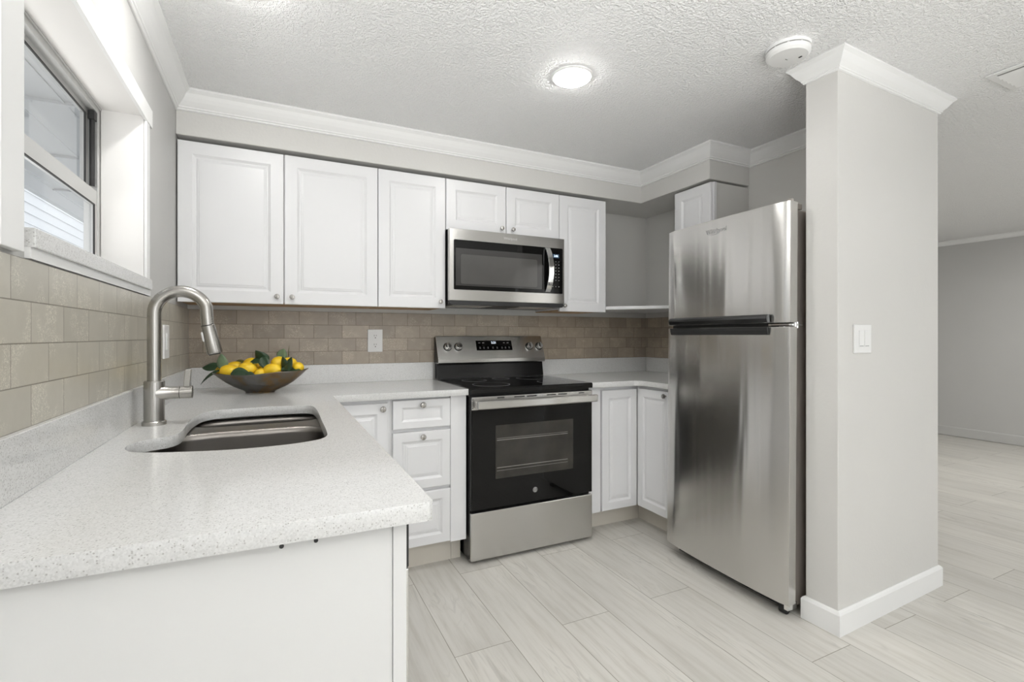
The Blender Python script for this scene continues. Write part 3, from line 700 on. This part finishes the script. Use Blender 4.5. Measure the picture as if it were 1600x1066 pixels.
bt.tube([bc - dv * 0.017, bc - dv * 0.012, bc + dv * 0.012, bc + dv * 0.017], [0.002, 0.005, 0.005, 0.002], 12)
tag(obj('button', bt, M['plastic'], sp), 'white spray button')
hub = MB(); zc = 1.010
hub.tube([(fx + 0.008, fy, zc), (fx + 0.040, fy, zc), (fx + 0.066, fy, zc)], [0.027, 0.0195, 0.0195], 28)
hub.tube([(fx + 0.0668, fy, zc), (fx + 0.069, fy, zc)], 0.0165, 28); hub.tube([(fx + 0.0695, fy, zc), (fx + 0.100, fy, zc)], 0.0200, 28)
hb = obj('handle', hub, M['nickel'], t)
lv = MB(); lv.loft([[(fx + o_ + a, fy - 0.006 + b, zz) for a, b in ((0, 0), (0.017, 0), (0.017, 0.011), (0, 0.011))] for o_, zz in ((0.076, zc + 0.010), (0.0765, zc + 0.03), (0.080, zc + 0.072))])
obj('lever', lv, M['nickel'], hb, bevel=0.002)

# ------------------------------------------------------------------ bowl of lemons
BC = Vector((0.345, -0.335, ZC1))
t = thing('fruit_bowl', BC, 'wide shallow bronze-patina bowl holding the lemons on the counter', 'bowl')
prof = [(0.0, 0.0), (0.068, 0.0), (0.070, 0.006), (0.082, 0.013), (0.118, 0.027), (0.156, 0.048), (0.190, 0.072), (0.213, 0.089), (0.222, 0.093), (0.223, 0.097), (0.211, 0.095), (0.187, 0.077), (0.154, 0.055), (0.116, 0.034), (0.07, 0.018), (0.0, 0.014)]
mb = MB(); seg = 64; vs = []
for (r, h) in prof:
    for j in range(seg):
        a = 2 * math.pi * j / seg
        e = 1 + 0.02 * math.sin(3 * a + 0.5) * (r / 0.22) ** 2
        x = r * math.cos(a) * e; y = r * math.sin(a) * 0.66 * e
        k = (abs(x) / 0.22) ** 2.5
        z = h + (0.010 * k + x * 0.022 * (r / 0.2)) * (h / 0.09) + 0.003 * math.sin(5 * a) * (r / 0.22) ** 4
        v = Matrix.Rotation(R(-25.8), 3, 'Z') @ Vector((x, y, z)); vs.append((BC.x + v.x, BC.y + v.y, BC.z + v.z))
fs = [(i * seg + j, i * seg + (j + 1) % seg, (i + 1) * seg + (j + 1) % seg, (i + 1) * seg + j) for i in range(len(prof) - 1) for j in range(seg)]
mb.add(vs, fs, True); obj('shell', mb, M['bronze'], t)
# view frame used only to lay out the fruit by measured offsets: right and away directions
RT = Vector((math.cos(R(25.8)), -math.sin(R(25.8)), 0)); AW = Vector((math.sin(R(25.8)), math.cos(R(25.8)), 0))
def lemon_mb(ctr, a, L, W, up=0.0):
    mb = MB(); prof = []; n = 18
    for i in range(n + 1):
        u = -1 + 2 * i / n
        r = W * math.sqrt(max(0, 1 - (abs(u) ** 2.2))) * 0.98
        if abs(u) > 0.86: r = W * (0.40 * (1 - abs(u)) / 0.14 + 0.0) * 1.0
        if abs(u) > 0.86: r = max(r, 0.0)
        x = L * (u if abs(u) <= 0.86 else math.copysign(0.86 + (abs(u) - 0.86) * 1.1, u))
        prof.append((r, x))
    mb.lathe(prof, (0, 0, 0), 24, 'x')
    m = Matrix.Translation(ctr) @ Matrix.Rotation(a, 4, 'Z') @ Matrix.Rotation(up, 4, 'Y')
    mb.v = [tuple(m @ Vector(v)) for v in mb.v]
    return mb
def leaf_mb(base, dirv, upv, L, W, curl=0.25):
    d = Vector(dirv).normalized(); u = Vector(upv); s = d.cross(u).normalized(); u = s.cross(d).normalized()
    mb = MB(); n = 10; vs = []
    for i in range(n + 1):
        q = i / n; w_ = W * math.sin(math.pi * min(1, q ** 0.8)) ** 0.85 + 0.0006
        c = Vector(base) + d * (L * q) - u * (curl * L * q * q)
        vs += [c - s * w_ + u * w_ * 0.28, c - s * w_ * 0.5 + u * w_ * 0.08, c, c + s * w_ * 0.5 + u * w_ * 0.08, c + s * w_ + u * w_ * 0.28]
    fs = [(i * 5 + j, i * 5 + j + 1, (i + 1) * 5 + j + 1, (i + 1) * 5 + j) for i in range(n) for j in range(4)]
    mb.add(vs, fs, True); return mb
def leaf(parent, off, dirv, upv, L, W, mat='leaf', curl=0.25):
    base = BC + RT * off[0] + AW * off[1] + Vector((0, 0, off[2]))
    dv_ = RT * dirv[0] + AW * dirv[1] + Vector((0, 0, dirv[2])); uv_ = RT * upv[0] + AW * upv[1] + Vector((0, 0, upv[2]))
    o = obj('leaf', leaf_mb(base, dv_, uv_, L * 1.08, W * 1.3, curl), M[mat], parent, recalc=False)
    s = o.modifiers.new('solid', 'SOLIDIFY'); s.thickness = 0.0006
    return o
# offsets (right, away, up) of fruit centres from the bowl's foot
LEM = [
    ('lemon at the left end of the bowl, under the pale upright leaf', (-0.195, 0.010, 0.100), 1.9, 0.036, 0.028),
    ('lemon behind the front left one, with the pale upright leaf against it', (-0.150, 0.045, 0.118), 0.6, 0.040, 0.030),
    ('large front left lemon lying lengthwise on the bowl rim', (-0.118, -0.055, 0.104), 0.1, 0.046, 0.034),
    ('lemon on the pile left of the dark middle leaves', (-0.055, 0.020, 0.134), -0.5, 0.044, 0.034),
    ('front middle lemon with a dark leaf lying over its front', (-0.030, -0.060, 0.116), 0.25, 0.044, 0.034),
    ('small shaded lemon low between the two front middle ones', (0.037, -0.060, 0.094), 1.3, 0.036, 0.027),
    ('round-looking lemon at the back right of the middle leaves', (0.070, 0.040, 0.140), 1.4, 0.040, 0.033),
    ('back lemon next to the right-hand leaf cluster', (0.116, 0.048, 0.136), 0.2, 0.042, 0.032),
    ('front right lemon lying lengthwise near the rim', (0.084, -0.052, 0.110), -0.2, 0.045, 0.034),
    ('lemon at the right end of the bowl beyond the dark leaves', (0.178, 0.010, 0.118), -0.9, 0.040, 0.029),
    ('lemon buried in the middle of the pile, barely showing', (0.020, 0.020, 0.105), 0.4, 0.042, 0.032),
]
lem = []
for lab, off, ang, L, W in LEM:
    c = BC + RT * off[0] + AW * off[1] + Vector((0, 0, off[2]))
    o = obj('lemon', lemon_mb(c, ang + R(-25.8), L, W, random.uniform(-0.15, 0.15)), M['lemon'], None, origin=c)
    tag(o, 'yellow ' + lab, 'lemon', 'lemons in the bronze bowl'); lem.append(o)
leaf(lem[0], (-0.195, 0.0, 0.118), (-1, 0.0, 0.06), (0.05, -0.75, 0.7), 0.085, 0.020, 'leaf', 0.08)
leaf(lem[0], (-0.192, 0.02, 0.120), (-0.50, 0.2, 0.85), (-0.6, -0.8, 0.2), 0.062, 0.013)
leaf(lem[1], (-0.178, -0.02, 0.108), (0.05, 0.0, 1), (0, 1, 0.2), 0.075, 0.021, 'leafpale', 0.08)
leaf(lem[0], (-0.170, -0.03, 0.112), (-0.85, -0.3, -0.35), (0, -0.6, 0.8), 0.105, 0.010, 'leaf', 0.35)
leaf(lem[1], (-0.155, 0.05, 0.142), (1, 0.2, 0.12), (0, -0.5, 1), 0.055, 0.014, 'leafbrown')
leaf(lem[3], (0.030, -0.02, 0.135), (-0.30, -0.1, 1.0), (0.1, 1, 0.1), 0.072, 0.026, 'leaf', 0.35)
leaf(lem[3], (0.030, -0.035, 0.150), (-0.9, -0.2, 0.15), (0, -0.6, 1), 0.055, 0.022)
leaf(lem[6], (0.028, -0.035, 0.175), (0.45, -0.3, -0.9), (0.3, -1, 0), 0.065, 0.018, 'leaf', 0.1)
leaf(lem[6], (0.055, 0.08, 0.155), (0.35, 0.1, 0.8), (-0.1, 1, 0), 0.055, 0.020, 'leafpale', 0.1)
leaf(lem[7], (0.110, 0.06, 0.160), (-0.20, 0.1, 1), (1, 0.4, 0), 0.062, 0.009, 'leafbrown', -0.2)
leaf(lem[7], (0.130, -0.025, 0.105), (-0.05, -0.1, 1), (0.4, 1, 0), 0.066, 0.019, 'leaf', 0.05)
leaf(lem[9], (0.125, -0.035, 0.100), (0.62, 0.0, 0.85), (0.5, 1, -0.2), 0.082, 0.021, 'leaf', 0.1)
leaf(lem[9], (0.130, -0.040, 0.106), (1, 0.12, 0.04), (0, -0.5, 1), 0.080, 0.015, 'leaf', 0.02)
leaf(lem[8], (0.118, -0.045, 0.112), (0.8, 0.3, 0.10), (0, -0.6, 1), 0.06, 0.014, 'leaf', 0.05)
leaf(lem[4], (-0.085, -0.105, 0.098), (1, -0.05, 0.02), (0, -0.9, 0.55), 0.085, 0.022, 'leaf', 0.1)
leaf(lem[5], (-0.015, -0.110, 0.095), (0.9, 0.0, -0.25), (0, -0.9, 0.5), 0.05, 0.014, 'leaf', 0.1)
obj('stem', MB().tube([BC + RT * -0.15 + AW * -0.03 + Vector((0, 0, 0.118)), BC + RT * -0.185 + AW * -0.03 + Vector((0, 0, 0.120)), BC + RT * -0.21 + AW * -0.01 + Vector((0, 0, 0.112))], 0.0015, 8), M['stem'], lem[0])
obj('stem', MB().tube([BC + RT * 0.055 + AW * -0.03 + Vector((0, 0, 0.128)), BC + RT * 0.035 + AW * -0.035 + Vector((0, 0, 0.145)), BC + RT * 0.03 + AW * -0.03 + Vector((0, 0, 0.165))], 0.0018, 8), M['stem'], lem[6])

# ------------------------------------------------------------------ range
rx0, rx1, ry = 1.3144, 2.0714, -0.6591
t = thing('kitchen_range', ((rx0 + rx1) / 2, -0.34, 0), 'stainless and black freestanding electric range with glass cooktop', 'range')
obj('body', MB().box(rx0 + 0.002, rx1 - 0.002, -0.625, -0.024, 0.022, 0.884), M['black'], t)
obj('side_trim', MB().box(rx0 + 0.001, rx0 + 0.003, -0.640, -0.625, 0.03, 0.88), M['darkmetal'], t)
ck = obj('cooktop', MB().prism([(-0.662, 0.886), (-0.664, 0.908), (-0.658, 0.9155), (-0.10, 0.9175), (-0.10, 0.886)], 'x', rx0, rx1), M['blackglass'], t, bevel=0.002)
for (bx, by, br) in ((1.50, -0.50, 0.105), (1.89, -0.50, 0.085), (1.50, -0.24, 0.075), (1.89, -0.24, 0.095), (1.695, -0.20, 0.055)):
    zt = 0.9155 + (by + 0.658) / 0.558 * 0.002
    obj('burner_ring', MB().lathe([(br, 0.0), (br, 0.0004), (br - 0.0015, 0.0004), (br - 0.0015, 0.0)], (bx, by, zt), 48), M['icon'], ck)
# oven door
dr = obj('oven_door', MB().box(rx0 + 0.003, rx1 - 0.003, ry + 0.001, -0.626, 0.283, 0.872), M['black'], t)
obj('door_glass', MB().box(rx0 + 0.010, rx1 - 0.006, ry - 0.003, ry + 0.0009, 0.285, 0.803), M['blackglass'], dr, bevel=0.001)
obj('door_window', MB().box(1.4543, 1.9363, ry - 0.0042, ry - 0.0030, 0.434, 0.716), M['ovenwin'], dr)
wr = MB()
for z in (0.475, 0.49, 0.635, 0.645): wr.box(1.462, 1.90, ry - 0.0048, ry - 0.0042, z, z + (0.003 if z in (0.49, 0.635) else 0.0015))
obj('rack', wr, M['rack'], dr)
tp = obj('door_top_trim', MB().box(rx0 + 0.006, rx1 - 0.004, ry - 0.0045, ry + 0.0009, 0.8035, 0.870), M['steel'], dr, bevel=0.0015)
for (a, b) in ((1.465, 1.505), (1.565, 1.625), (1.640, 1.70), (1.765, 1.822), (1.838, 1.895), (1.975, 2.01)): obj('vent_slot', MB().box(a, b, ry - 0.0058, ry - 0.0045, 0.858, 0.864), M['shadowgap'], tp)
for k in range(5): obj('vent_slot', MB().box(rx0 + 0.0085, rx0 + 0.0135, ry - 0.0058, ry - 0.0045, 0.812 + k * 0.0105, 0.818 + k * 0.0105), M['shadowgap'], tp)
hm = MB(); hm.prism([(-0.715, 0.812), (-0.719, 0.818), (-0.719, 0.848), (-0.715, 0.853), (-0.700, 0.853), (-0.696, 0.848), (-0.696, 0.818), (-0.700, 0.812)], 'x', rx0 + 0.022, rx1 - 0.004)
hm.box(rx0 + 0.030, rx0 + 0.055, -0.697, ry - 0.0046, 0.818, 0.848); hm.box(rx1 - 0.037, rx1 - 0.012, -0.697, ry - 0.0046, 0.818, 0.848)
obj('handle', hm, M['steel'], dr, bevel=0.001)
lg = obj('badge', MB().lathe([(0.0, -0.0008), (0.0145, -0.0008), (0.0145, 0.0)], (1.6919, ry - 0.003, 0.346), 32, 'y'), M['logo'], dr)
text_mesh('badge_letters', 'GE', 0.017, M['black'], lg, on_y(1.6919, ry - 0.0044, 0.346), 0.0003, 0.3)
obj('badge_ring', MB().lathe([(0.0130, -0.0010), (0.0130, -0.0014), (0.0115, -0.0014), (0.0115, -0.0010)], (1.6919, ry - 0.003, 0.346), 32, 'y'), M['black'], lg)
lv = MB()
for k in range(5): lv.box(rx0 + 0.0016, rx0 + 0.0029, -0.650, -0.640, 0.295 + k * 0.012, 0.301 + k * 0.012)
obj('louvre', lv, M['darkmetal'], dr)
obj('storage_drawer', MB().box(rx0 + 0.003, rx1 - 0.001, ry, -0.6255, 0.020, 0.2685), M['steel'], t, bevel=0.004)
for fxx in (rx0 + 0.05, rx1 - 0.05):
    for fyy in (-0.60, -0.08): obj('foot', MB().cyl((fxx, fyy, 0), (fxx, fyy, 0.022), 0.018), M['blackplastic'], t)
# backguard
obj('riser', MB().prism([(-0.088, 0.9175), (-0.080, 0.955), (-0.070, 1.012), (-0.024, 1.012), (-0.024, 0.9175)], 'x', rx0 + 0.004, rx1 - 0.004), M['black'], t)
by0, bz0, by1, bz1 = -0.105, 1.040, -0.045, 1.186
cp_ = obj('control_panel', MB().prism([(-0.100, 1.013), (by0, 1.018), (by0, bz0), (by1, bz1 - 0.002), (by1 + 0.004, bz1), (-0.024, bz1), (-0.024, 1.013)], 'x', rx0 + 0.001, rx1 - 0.001), M['steel'], t, bevel=0.0015)
obj('panel_end', MB().prism([(-0.098, 1.020), (-0.098, 1.040), (-0.043, 1.180), (-0.024, 1.180), (-0.024, 1.020)], 'x', rx0 - 0.0008, rx0 + 0.0009), M['black'], cp_)
pn = Vector((0, -(bz1 - bz0), (by1 - by0))); pn = Vector((0, -0.925, 0.380)); pup = Vector((0, 0.380, 0.925))
def on_panel(x, z, d=0.0):
    q = (z - bz0) / (bz1 - bz0); return Vector((x, by0 + (by1 - by0) * q, z)) + pn * d
PM = lambda x, z, d: Matrix.Translation(on_panel(x, z, d)) @ Matrix(((1, 0, 0, 0), (0, pup.y, pn.y, 0), (0, pup.z, pn.z, 0), (0, 0, 0, 1)))
def plate(x0, x1, z0, z1, d, th):
    a, b, c_, d_ = on_panel(x0, z0, d), on_panel(x1, z0, d), on_panel(x1, z1, d), on_panel(x0, z1, d)
    return MB().loft([[a, b, c_, d_], [p + pn * th for p in (a, b, c_, d_)]])
dp = obj('display', plate(1.580, 1.835, 1.093, 1.156, 0.0002, 0.001), M['blackglass'], cp_)
text_mesh('digits', '2:21', 0.021, M['lcd'], dp, PM(1.705, 1.142, 0.0014))
for (x, z) in ((1.603, 1.141), (1.630, 1.141), (1.780, 1.141), (1.806, 1.141)):
    obj('printed_mark', plate(x - 0.007, x + 0.007, z - 0.0015, z + 0.0015, 0.0013, 0.0002), M['icon'], dp)
for x in (1.604, 1.631, 1.660, 1.695, 1.725, 1.760, 1.785, 1.812):
    for dz in (-0.004, 0.003):
        obj('printed_mark', plate(x - 0.005, x + 0.005, 1.110 + dz - 0.001, 1.110 + dz + 0.001, 0.0013, 0.0002), M['icon'], dp)
for kx in (1.385, 1.4565, 1.965, 2.040):
    c0 = on_panel(kx, 1.117, 0); kb = MB()
    kb.tube([c0, c0 + pn * 0.004], 0.0265, 28)
    k_ = obj('control_knob', kb, M['black'], cp_)
    km = MB(); km.tube([c0 + pn * 0.004, c0 + pn * 0.020, c0 + pn * 0.023], [0.0235, 0.0215, 0.0195], 28)
    grip = [c0 + pn * 0.023 + pup * a + Vector((1, 0, 0)) * b for a, b in ((-0.019, -0.005), (-0.019, 0.005), (0.019, 0.005), (0.019, -0.005))]
    km.loft([grip, [g_ + pn * 0.010 for g_ in grip]])
    obj('knob_cap', km, M['chrome'], k_, bevel=0.001)

# ------------------------------------------------------------------ microwave
mx0, mx1, my = 1.2915, 2.0480, -0.390
t = thing('microwave', ((mx0 + mx1) / 2, -0.2, 1.372), 'stainless over-the-range microwave mounted above the cooktop', 'microwave')
obj('body', MB().box(mx0 + 0.004, mx1 - 0.004, -0.358, -0.010, 1.372, 1.7965), M['black'], t)
ff = MB(); ff.box(mx0, mx1, my, -0.3585, 1.388, 1.7965)
fo = obj('front_frame', ff, M['steel'], t, bevel=0.003)
obj('door_glass', MB().prism(rrect(1.3175, 2.034, 1.4505, 1.7335, 0.006, 3), 'y', my - 0.0025, my - 0.0002), M['blackglass'], fo)
obj('window_border', MB().box(1.328, 1.885, my - 0.0034, my - 0.0026, 1.473, 1.686), M['mwwin2'], fo)
obj('window_mesh', MB().prism(rrect(1.358, 1.852, 1.484, 1.652, 0.01, 3), 'y', my - 0.0042, my - 0.0035), M['mwwin'], fo)
hh = MB(); K = 14; rings = []
for i in range(K + 1):
    q = i / K; z = 1.458 + q * 0.272; bow = 0.030 * math.sin(math.pi * q) ** 0.6 + 0.010; xo = 0.012 * math.sin(math.pi * q)
    x0 = 1.905 + xo
    rings.append([(x0, my - bow, z), (x0 + 0.034, my - bow, z), (x0 + 0.034, my - bow + 0.010, z), (x0, my - bow + 0.010, z)])
hh.loft(rings, smooth=False)
obj('handle', hh, M['chrome'], fo, bevel=0.001)
scr = obj('display', MB().box(1.958, 2.008, my - 0.0034, my - 0.0026, 1.672, 1.696), M['lcdback'], fo)
text_mesh('digits', '2:05', 0.018, M['lcd'], scr, on_y(1.985, my - 0.0038, 1.684))
for r_ in range(9):
    for c_ in range(3):
        if r_ in (7,): continue
        x = 1.962 + c_ * 0.022; z = 1.650 - r_ * 0.0195
        obj('key', MB().box(x - 0.0028, x + 0.0028, my - 0.0030, my - 0.0026, z - 0.0022, z + 0.0022), M['icon'], fo)
text_mesh('brand_lettering', 'Whirlpool', 0.021, M['logolight'], fo, on_y(1.672, my - 0.0006, 1.765))
un_ = obj('underside', MB().box(mx0 + 0.01, mx1 - 0.01, -0.385, -0.012, 1.366, 1.3715).box(mx0 + 0.004, mx1 - 0.004, -0.386, -0.3586, 1.3715, 1.3875), M['blackplastic'], t)
for (a, b) in ((1.33, 1.58), (1.76, 2.01)): obj('grease_filter', MB().box(a, b, -0.33, -0.12, 1.3635, 1.3658), M['nickel'], un_)

# ------------------------------------------------------------------ refrigerator (local: x = depth, y = -width)
F = thing('refrigerator', (2.3404, -0.9706, 0), 'tall stainless top-freezer refrigerator standing beside the partition wall', 'refrigerator', None, (0, R(0.50), R(-1.6322)), True)
FW = 0.72
def fdoor(z0, z1, name):
    n = 20; front = []
    for i in range(n + 1):
        q = i / n; y = -FW * q
        e = 1 - abs(2 * q - 1) ** 2.4
        edge = min(q, 1 - q) * FW
        x = -0.014 * e + (0.006 * (1 - min(1, edge / 0.012)) ** 2)
        front.append((x, y))
    poly = front + [(0.052, -FW + 0.002), (0.058, -FW + 0.012), (0.058, -0.012), (0.052, -0.002)]
    mb = MB(); k = len(poly)
    vs = [(p[0], p[1], z0) for p in poly] + [(p[0], p[1], z1) for p in poly]
    for i in range(k):
        mb_f = (i, (i + 1) % k, k + (i + 1) % k, k + i)
        mb.f.append(mb_f); mb.sm.append(i < n)
    mb.v = vs; mb.f += [tuple(reversed(range(k))), tuple(range(k, 2 * k))]; mb.sm += [False, False]
    return obj(name, mb, M['steel_f'], F, bevel=0.0012)
up = fdoor(1.2435, 1.7526, 'freezer_door'); lo = fdoor(0.0647, 1.2265, 'fridge_door')
obj('gasket', MB().box(0.0585, 0.0705, -FW + 0.016, -0.016, 0.075, 1.218).box(0.0585, 0.0705, -FW + 0.016, -0.016, 1.252, 1.735), M['shadowgap'], F)
obj('body', MB().box(0.071, 0.63, -0.694, -0.012, 0.035, 1.728), M['taupe'], F, bevel=0.006)
obj('hinge_cover', MB().box(0.030, 0.105, -0.700, -0.66, 1.7286, 1.752).box(0.026, 0.034, -0.712, -0.690, 1.7527, 1.766), M['taupe'], F, bevel=0.002)
mh = MB(); mh.box(0.004, 0.09, -FW + 0.004, -0.62, 1.2315, 1.2385); mh.cyl((0.040, -FW + 0.003, 1.227), (0.040, -FW + 0.003, 1.243), 0.008).cyl((0.075, -0.700, 1.222), (0.075, -0.700, 1.248), 0.008)
obj('middle_hinge', mh, M['chrome'], F)
obj('divider_rail', MB().box(0.02, 0.0705, -0.62, -0.02, 1.2275, 1.2425), M['blackplastic'], F)
def hprof(pts, y0, y1): return MB().prism(pts, 'y', y1, y0)
obj('handle', hprof([(-0.0155, 1.281), (-0.026, 1.279), (-0.033, 1.272), (-0.034, 1.262), (-0.028, 1.2445), (-0.010, 1.2445)], -0.043, -0.640), M['darkmetal'], up, bevel=0.002)
ll = hprof([(-0.0165, 1.2255), (-0.022, 1.2255), (-0.020, 1.21), (-0.0145, 1.192), (-0.010, 1.192), (-0.010, 1.2255)], -0.043, -0.632)
tag(obj('handle_recess', ll, M['blackplastic'], lo), 'dark finger recess')
text_mesh('brand_lettering', 'Whirlpool', 0.030, M['logo'], up, on_xneg(-0.0150, -0.345, 1.697))
sw = MB(); pr_ = []
for i in range(40):
    a = 2 * math.pi * i / 40; pr_.append((-0.0152, -0.330 + 0.040 * math.cos(a), 1.692 + 0.013 * math.sin(a)))
sw.tube(pr_ + [pr_[0]], 0.0007, 6, False); obj('badge_swoosh', sw, M['logo'], up)
obj('kick_grille', MB().box(0.065, 0.085, -0.68, -0.03, 0.015, 0.062), M['blackplastic'], F)
for y in (-0.665, -0.05):
    rx_ = 0.055 if y < -0.3 else 0.12
    obj('roller', MB().cyl((rx_, y - 0.014, 0.020), (rx_, y + 0.014, 0.020), 0.0195, 20), M['blackplastic'], F)
obj('roller_bracket', MB().box(0.03, 0.085, -0.700, -0.682, 0.030, 0.060).box(0.030, 0.040, -0.712, -0.69, 0.050, 0.0640), M['chrome'], F)
for y in (-0.6, -0.10): obj('roller', MB().cyl((0.56, y - 0.014, 0.016), (0.56, y + 0.014, 0.016), 0.0195, 20), M['blackplastic'], F)

# ------------------------------------------------------------------ outlets and switches
t = thing('wall_outlet', (0.951, -0.008, 1.09), 'white duplex outlet on the brown tile left of the range', 'outlet')
pl = obj('cover_plate', MB().box(0.9075, 0.9943, -0.0150, -0.0082, 1.091, 1.226), M['plastic'], t, bevel=0.002)
for z in (1.132, 1.185):
    so = obj('socket', MB().prism(rrect(0.934, 0.968, z - 0.018, z + 0.018, 0.012, 4), 'y', -0.0175, -0.0152), M['plastic'], pl)
    obj('slot', MB().box(0.9440, 0.9460, -0.0180, -0.0176, z - 0.001, z + 0.009).box(0.9560, 0.9580, -0.0180, -0.0176, z, z + 0.009).prism(rrect(0.9485, 0.9545, z - 0.012, z - 0.006, 0.0029, 3), 'y', -0.0180, -0.0176), M['shadowgap'], so)
t = thing('wall_switch', (0.008, -0.61, 1.095), 'white single rocker plate on the left tile behind the faucet', 'switch')
pl = obj('cover_plate', MB().box(0.0082, 0.0150, -0.668, -0.568, 1.096, 1.232), M['plastic'], t, bevel=0.002)
obj('rocker', MB().box(0.0152, 0.0185, -0.636, -0.600, 1.130, 1.198), M['plastic'], pl, bevel=0.001)
SWT = thing('wall_switch', (2.4233, -1.8324, 0), 'white double rocker plate on the partition wall', 'switch', None, (0, 0, R(pr)), True)
pl = obj('cover_plate', MB().box(0.104, 0.230, -0.0075, -0.0006, 1.117, 1.234), M['plastic'], SWT, bevel=0.002)
for x in (0.134, 0.175):
    rk = obj('rocker', MB().box(x, x + 0.031, -0.0105, -0.0077, 1.142, 1.210), M['plastic'], pl, bevel=0.001)
    obj('indicator_slot', MB().box(x + 0.002, x + 0.029, -0.0110, -0.0106, 1.1445, 1.1475), M['icon'], rk)
# re-root the switch at its own base
sh_ = Vector((0.167, -0.0006, 1.117)); rot = Matrix.Rotation(R(pr), 3, 'Z')
SWT.location = Vector((2.4233, -1.8324, 0)) + rot @ sh_
pl.location -= sh_

# ------------------------------------------------------------------ ceiling fittings
LAB = ['round glowing ceiling downlight over the middle of the kitchen floor', 'round glowing ceiling downlight over the sink counter at the top edge of the photo']
for i, (x, y) in enumerate(CEIL_LIGHTS):
    t = thing('ceiling_light', (x, y, CEIL), LAB[i] if i < 2 else ['ceiling downlight behind the camera on the window side', 'ceiling downlight behind the camera at the peninsula', 'living room ceiling downlight nearer the partition', 'living room ceiling downlight near the far wall', 'living room ceiling downlight behind the partition'][i - 2], 'ceiling light', 'recessed ceiling downlights')
    obj('trim_ring', MB().lathe([(0.0795, 0.0), (0.091, -0.001), (0.090, -0.005), (0.085, -0.008), (0.0795, -0.008)], (x, y, CEIL), 48), M['trim'], t)
    obj('diffuser', MB().lathe([(0.0, -0.022), (0.040, -0.021), (0.068, -0.017), (0.079, -0.010), (0.079, -0.004), (0.0, -0.004)], (x, y, CEIL), 48), M['emit'], t)
    a = area('lamp_light', (0, 0, -0.024), (0, 0, 0), 0.12, 0.12, CEIL_POWER[i], (1, 0.99, 0.965), 175, 'DISK'); a.parent = t
sx_, sy_ = 2.212, -1.768
t = thing('smoke_detector', (sx_, sy_, CEIL), 'round white smoke detector on the ceiling next to the partition crown', 'smoke detector')
sb = obj('base', MB().lathe([(0.0, 0.0), (0.080, 0.0), (0.080, -0.012), (0.074, -0.0125), (0.074, -0.016), (0.079, -0.0165), (0.077, -0.030), (0.068, -0.038), (0.0, -0.041)], (sx_, sy_, CEIL), 56), M['plastic'], t)
vm = MB()
for k in range(10):
    a0 = R(k * 36 + 3)
    for j in range(5):
        a = a0 + R(j * 6); b = a + R(6)
        ring = []
        vm.add([(sx_ + math.cos(q) * r_, sy_ + math.sin(q) * r_, z) for q in (a, b) for r_ in (0.0735, 0.0765) for z in (CEIL - 0.0160, CEIL - 0.0125)],
               [(0, 2, 3, 1), (4, 5, 7, 6), (0, 1, 5, 4), (2, 6, 7, 3), (0, 4, 6, 2), (1, 3, 7, 5)])
obj('vent_slot', vm, M['ventgrey'], sb)
obj('test_slot', MB().box(sx_ + 0.030, sx_ + 0.036, sy_ - 0.034, sy_ - 0.022, CEIL - 0.0412, CEIL - 0.0395), M['shadowgap'], sb)
obj('centre_mark', MB().box(sx_ - 0.006, sx_ + 0.006, sy_ + 0.006, sy_ + 0.008, CEIL - 0.0417, CEIL - 0.0405), M['ventgrey'], sb)
# supply vent in the living room ceiling, at the right edge
t = thing('ceiling_vent', (3.40, -2.13, CEIL), 'white slatted air vent in the ceiling at the right edge of the photo', 'vent')
vx0, vx1, vy0, vy1 = 3.17, 3.43, -2.29, -2.005
fr_ = MB(); fr_.box(vx0, vx1, vy0, vy0 + 0.025, CEIL - 0.008, CEIL - 0.0005); fr_.box(vx0, vx1, vy1 - 0.025, vy1, CEIL - 0.008, CEIL - 0.0005); fr_.box(vx0, vx0 + 0.025, vy0 + 0.025, vy1 - 0.025, CEIL - 0.008, CEIL - 0.0005); fr_.box(vx1 - 0.025, vx1, vy0 + 0.025, vy1 - 0.025, CEIL - 0.008, CEIL - 0.0005)
obj('frame', fr_, M['plastic'], t, bevel=0.002)
obj('backing', MB().box(vx0 + 0.02, vx1 - 0.02, vy0 + 0.02, vy1 - 0.02, CEIL - 0.003, CEIL - 0.0005), M['ventgrey'], t)
for k in range(5):
    x = vx0 + 0.045 + k * 0.038
    obj('slat', MB().add([(x, vy0 + 0.025, CEIL - 0.004), (x + 0.024, vy0 + 0.025, CEIL - 0.014), (x + 0.025, vy0 + 0.025, CEIL - 0.012), (x + 0.001, vy0 + 0.025, CEIL - 0.003),
        (x, vy1 - 0.025, CEIL - 0.004), (x + 0.024, vy1 - 0.025, CEIL - 0.014), (x + 0.025, vy1 - 0.025, CEIL - 0.012), (x + 0.001, vy1 - 0.025, CEIL - 0.003)], [(0, 1, 2, 3), (4, 7, 6, 5), (0, 4, 5, 1), (1, 5, 6, 2), (2, 6, 7, 3), (3, 7, 4, 0)]), M['plastic'], t)
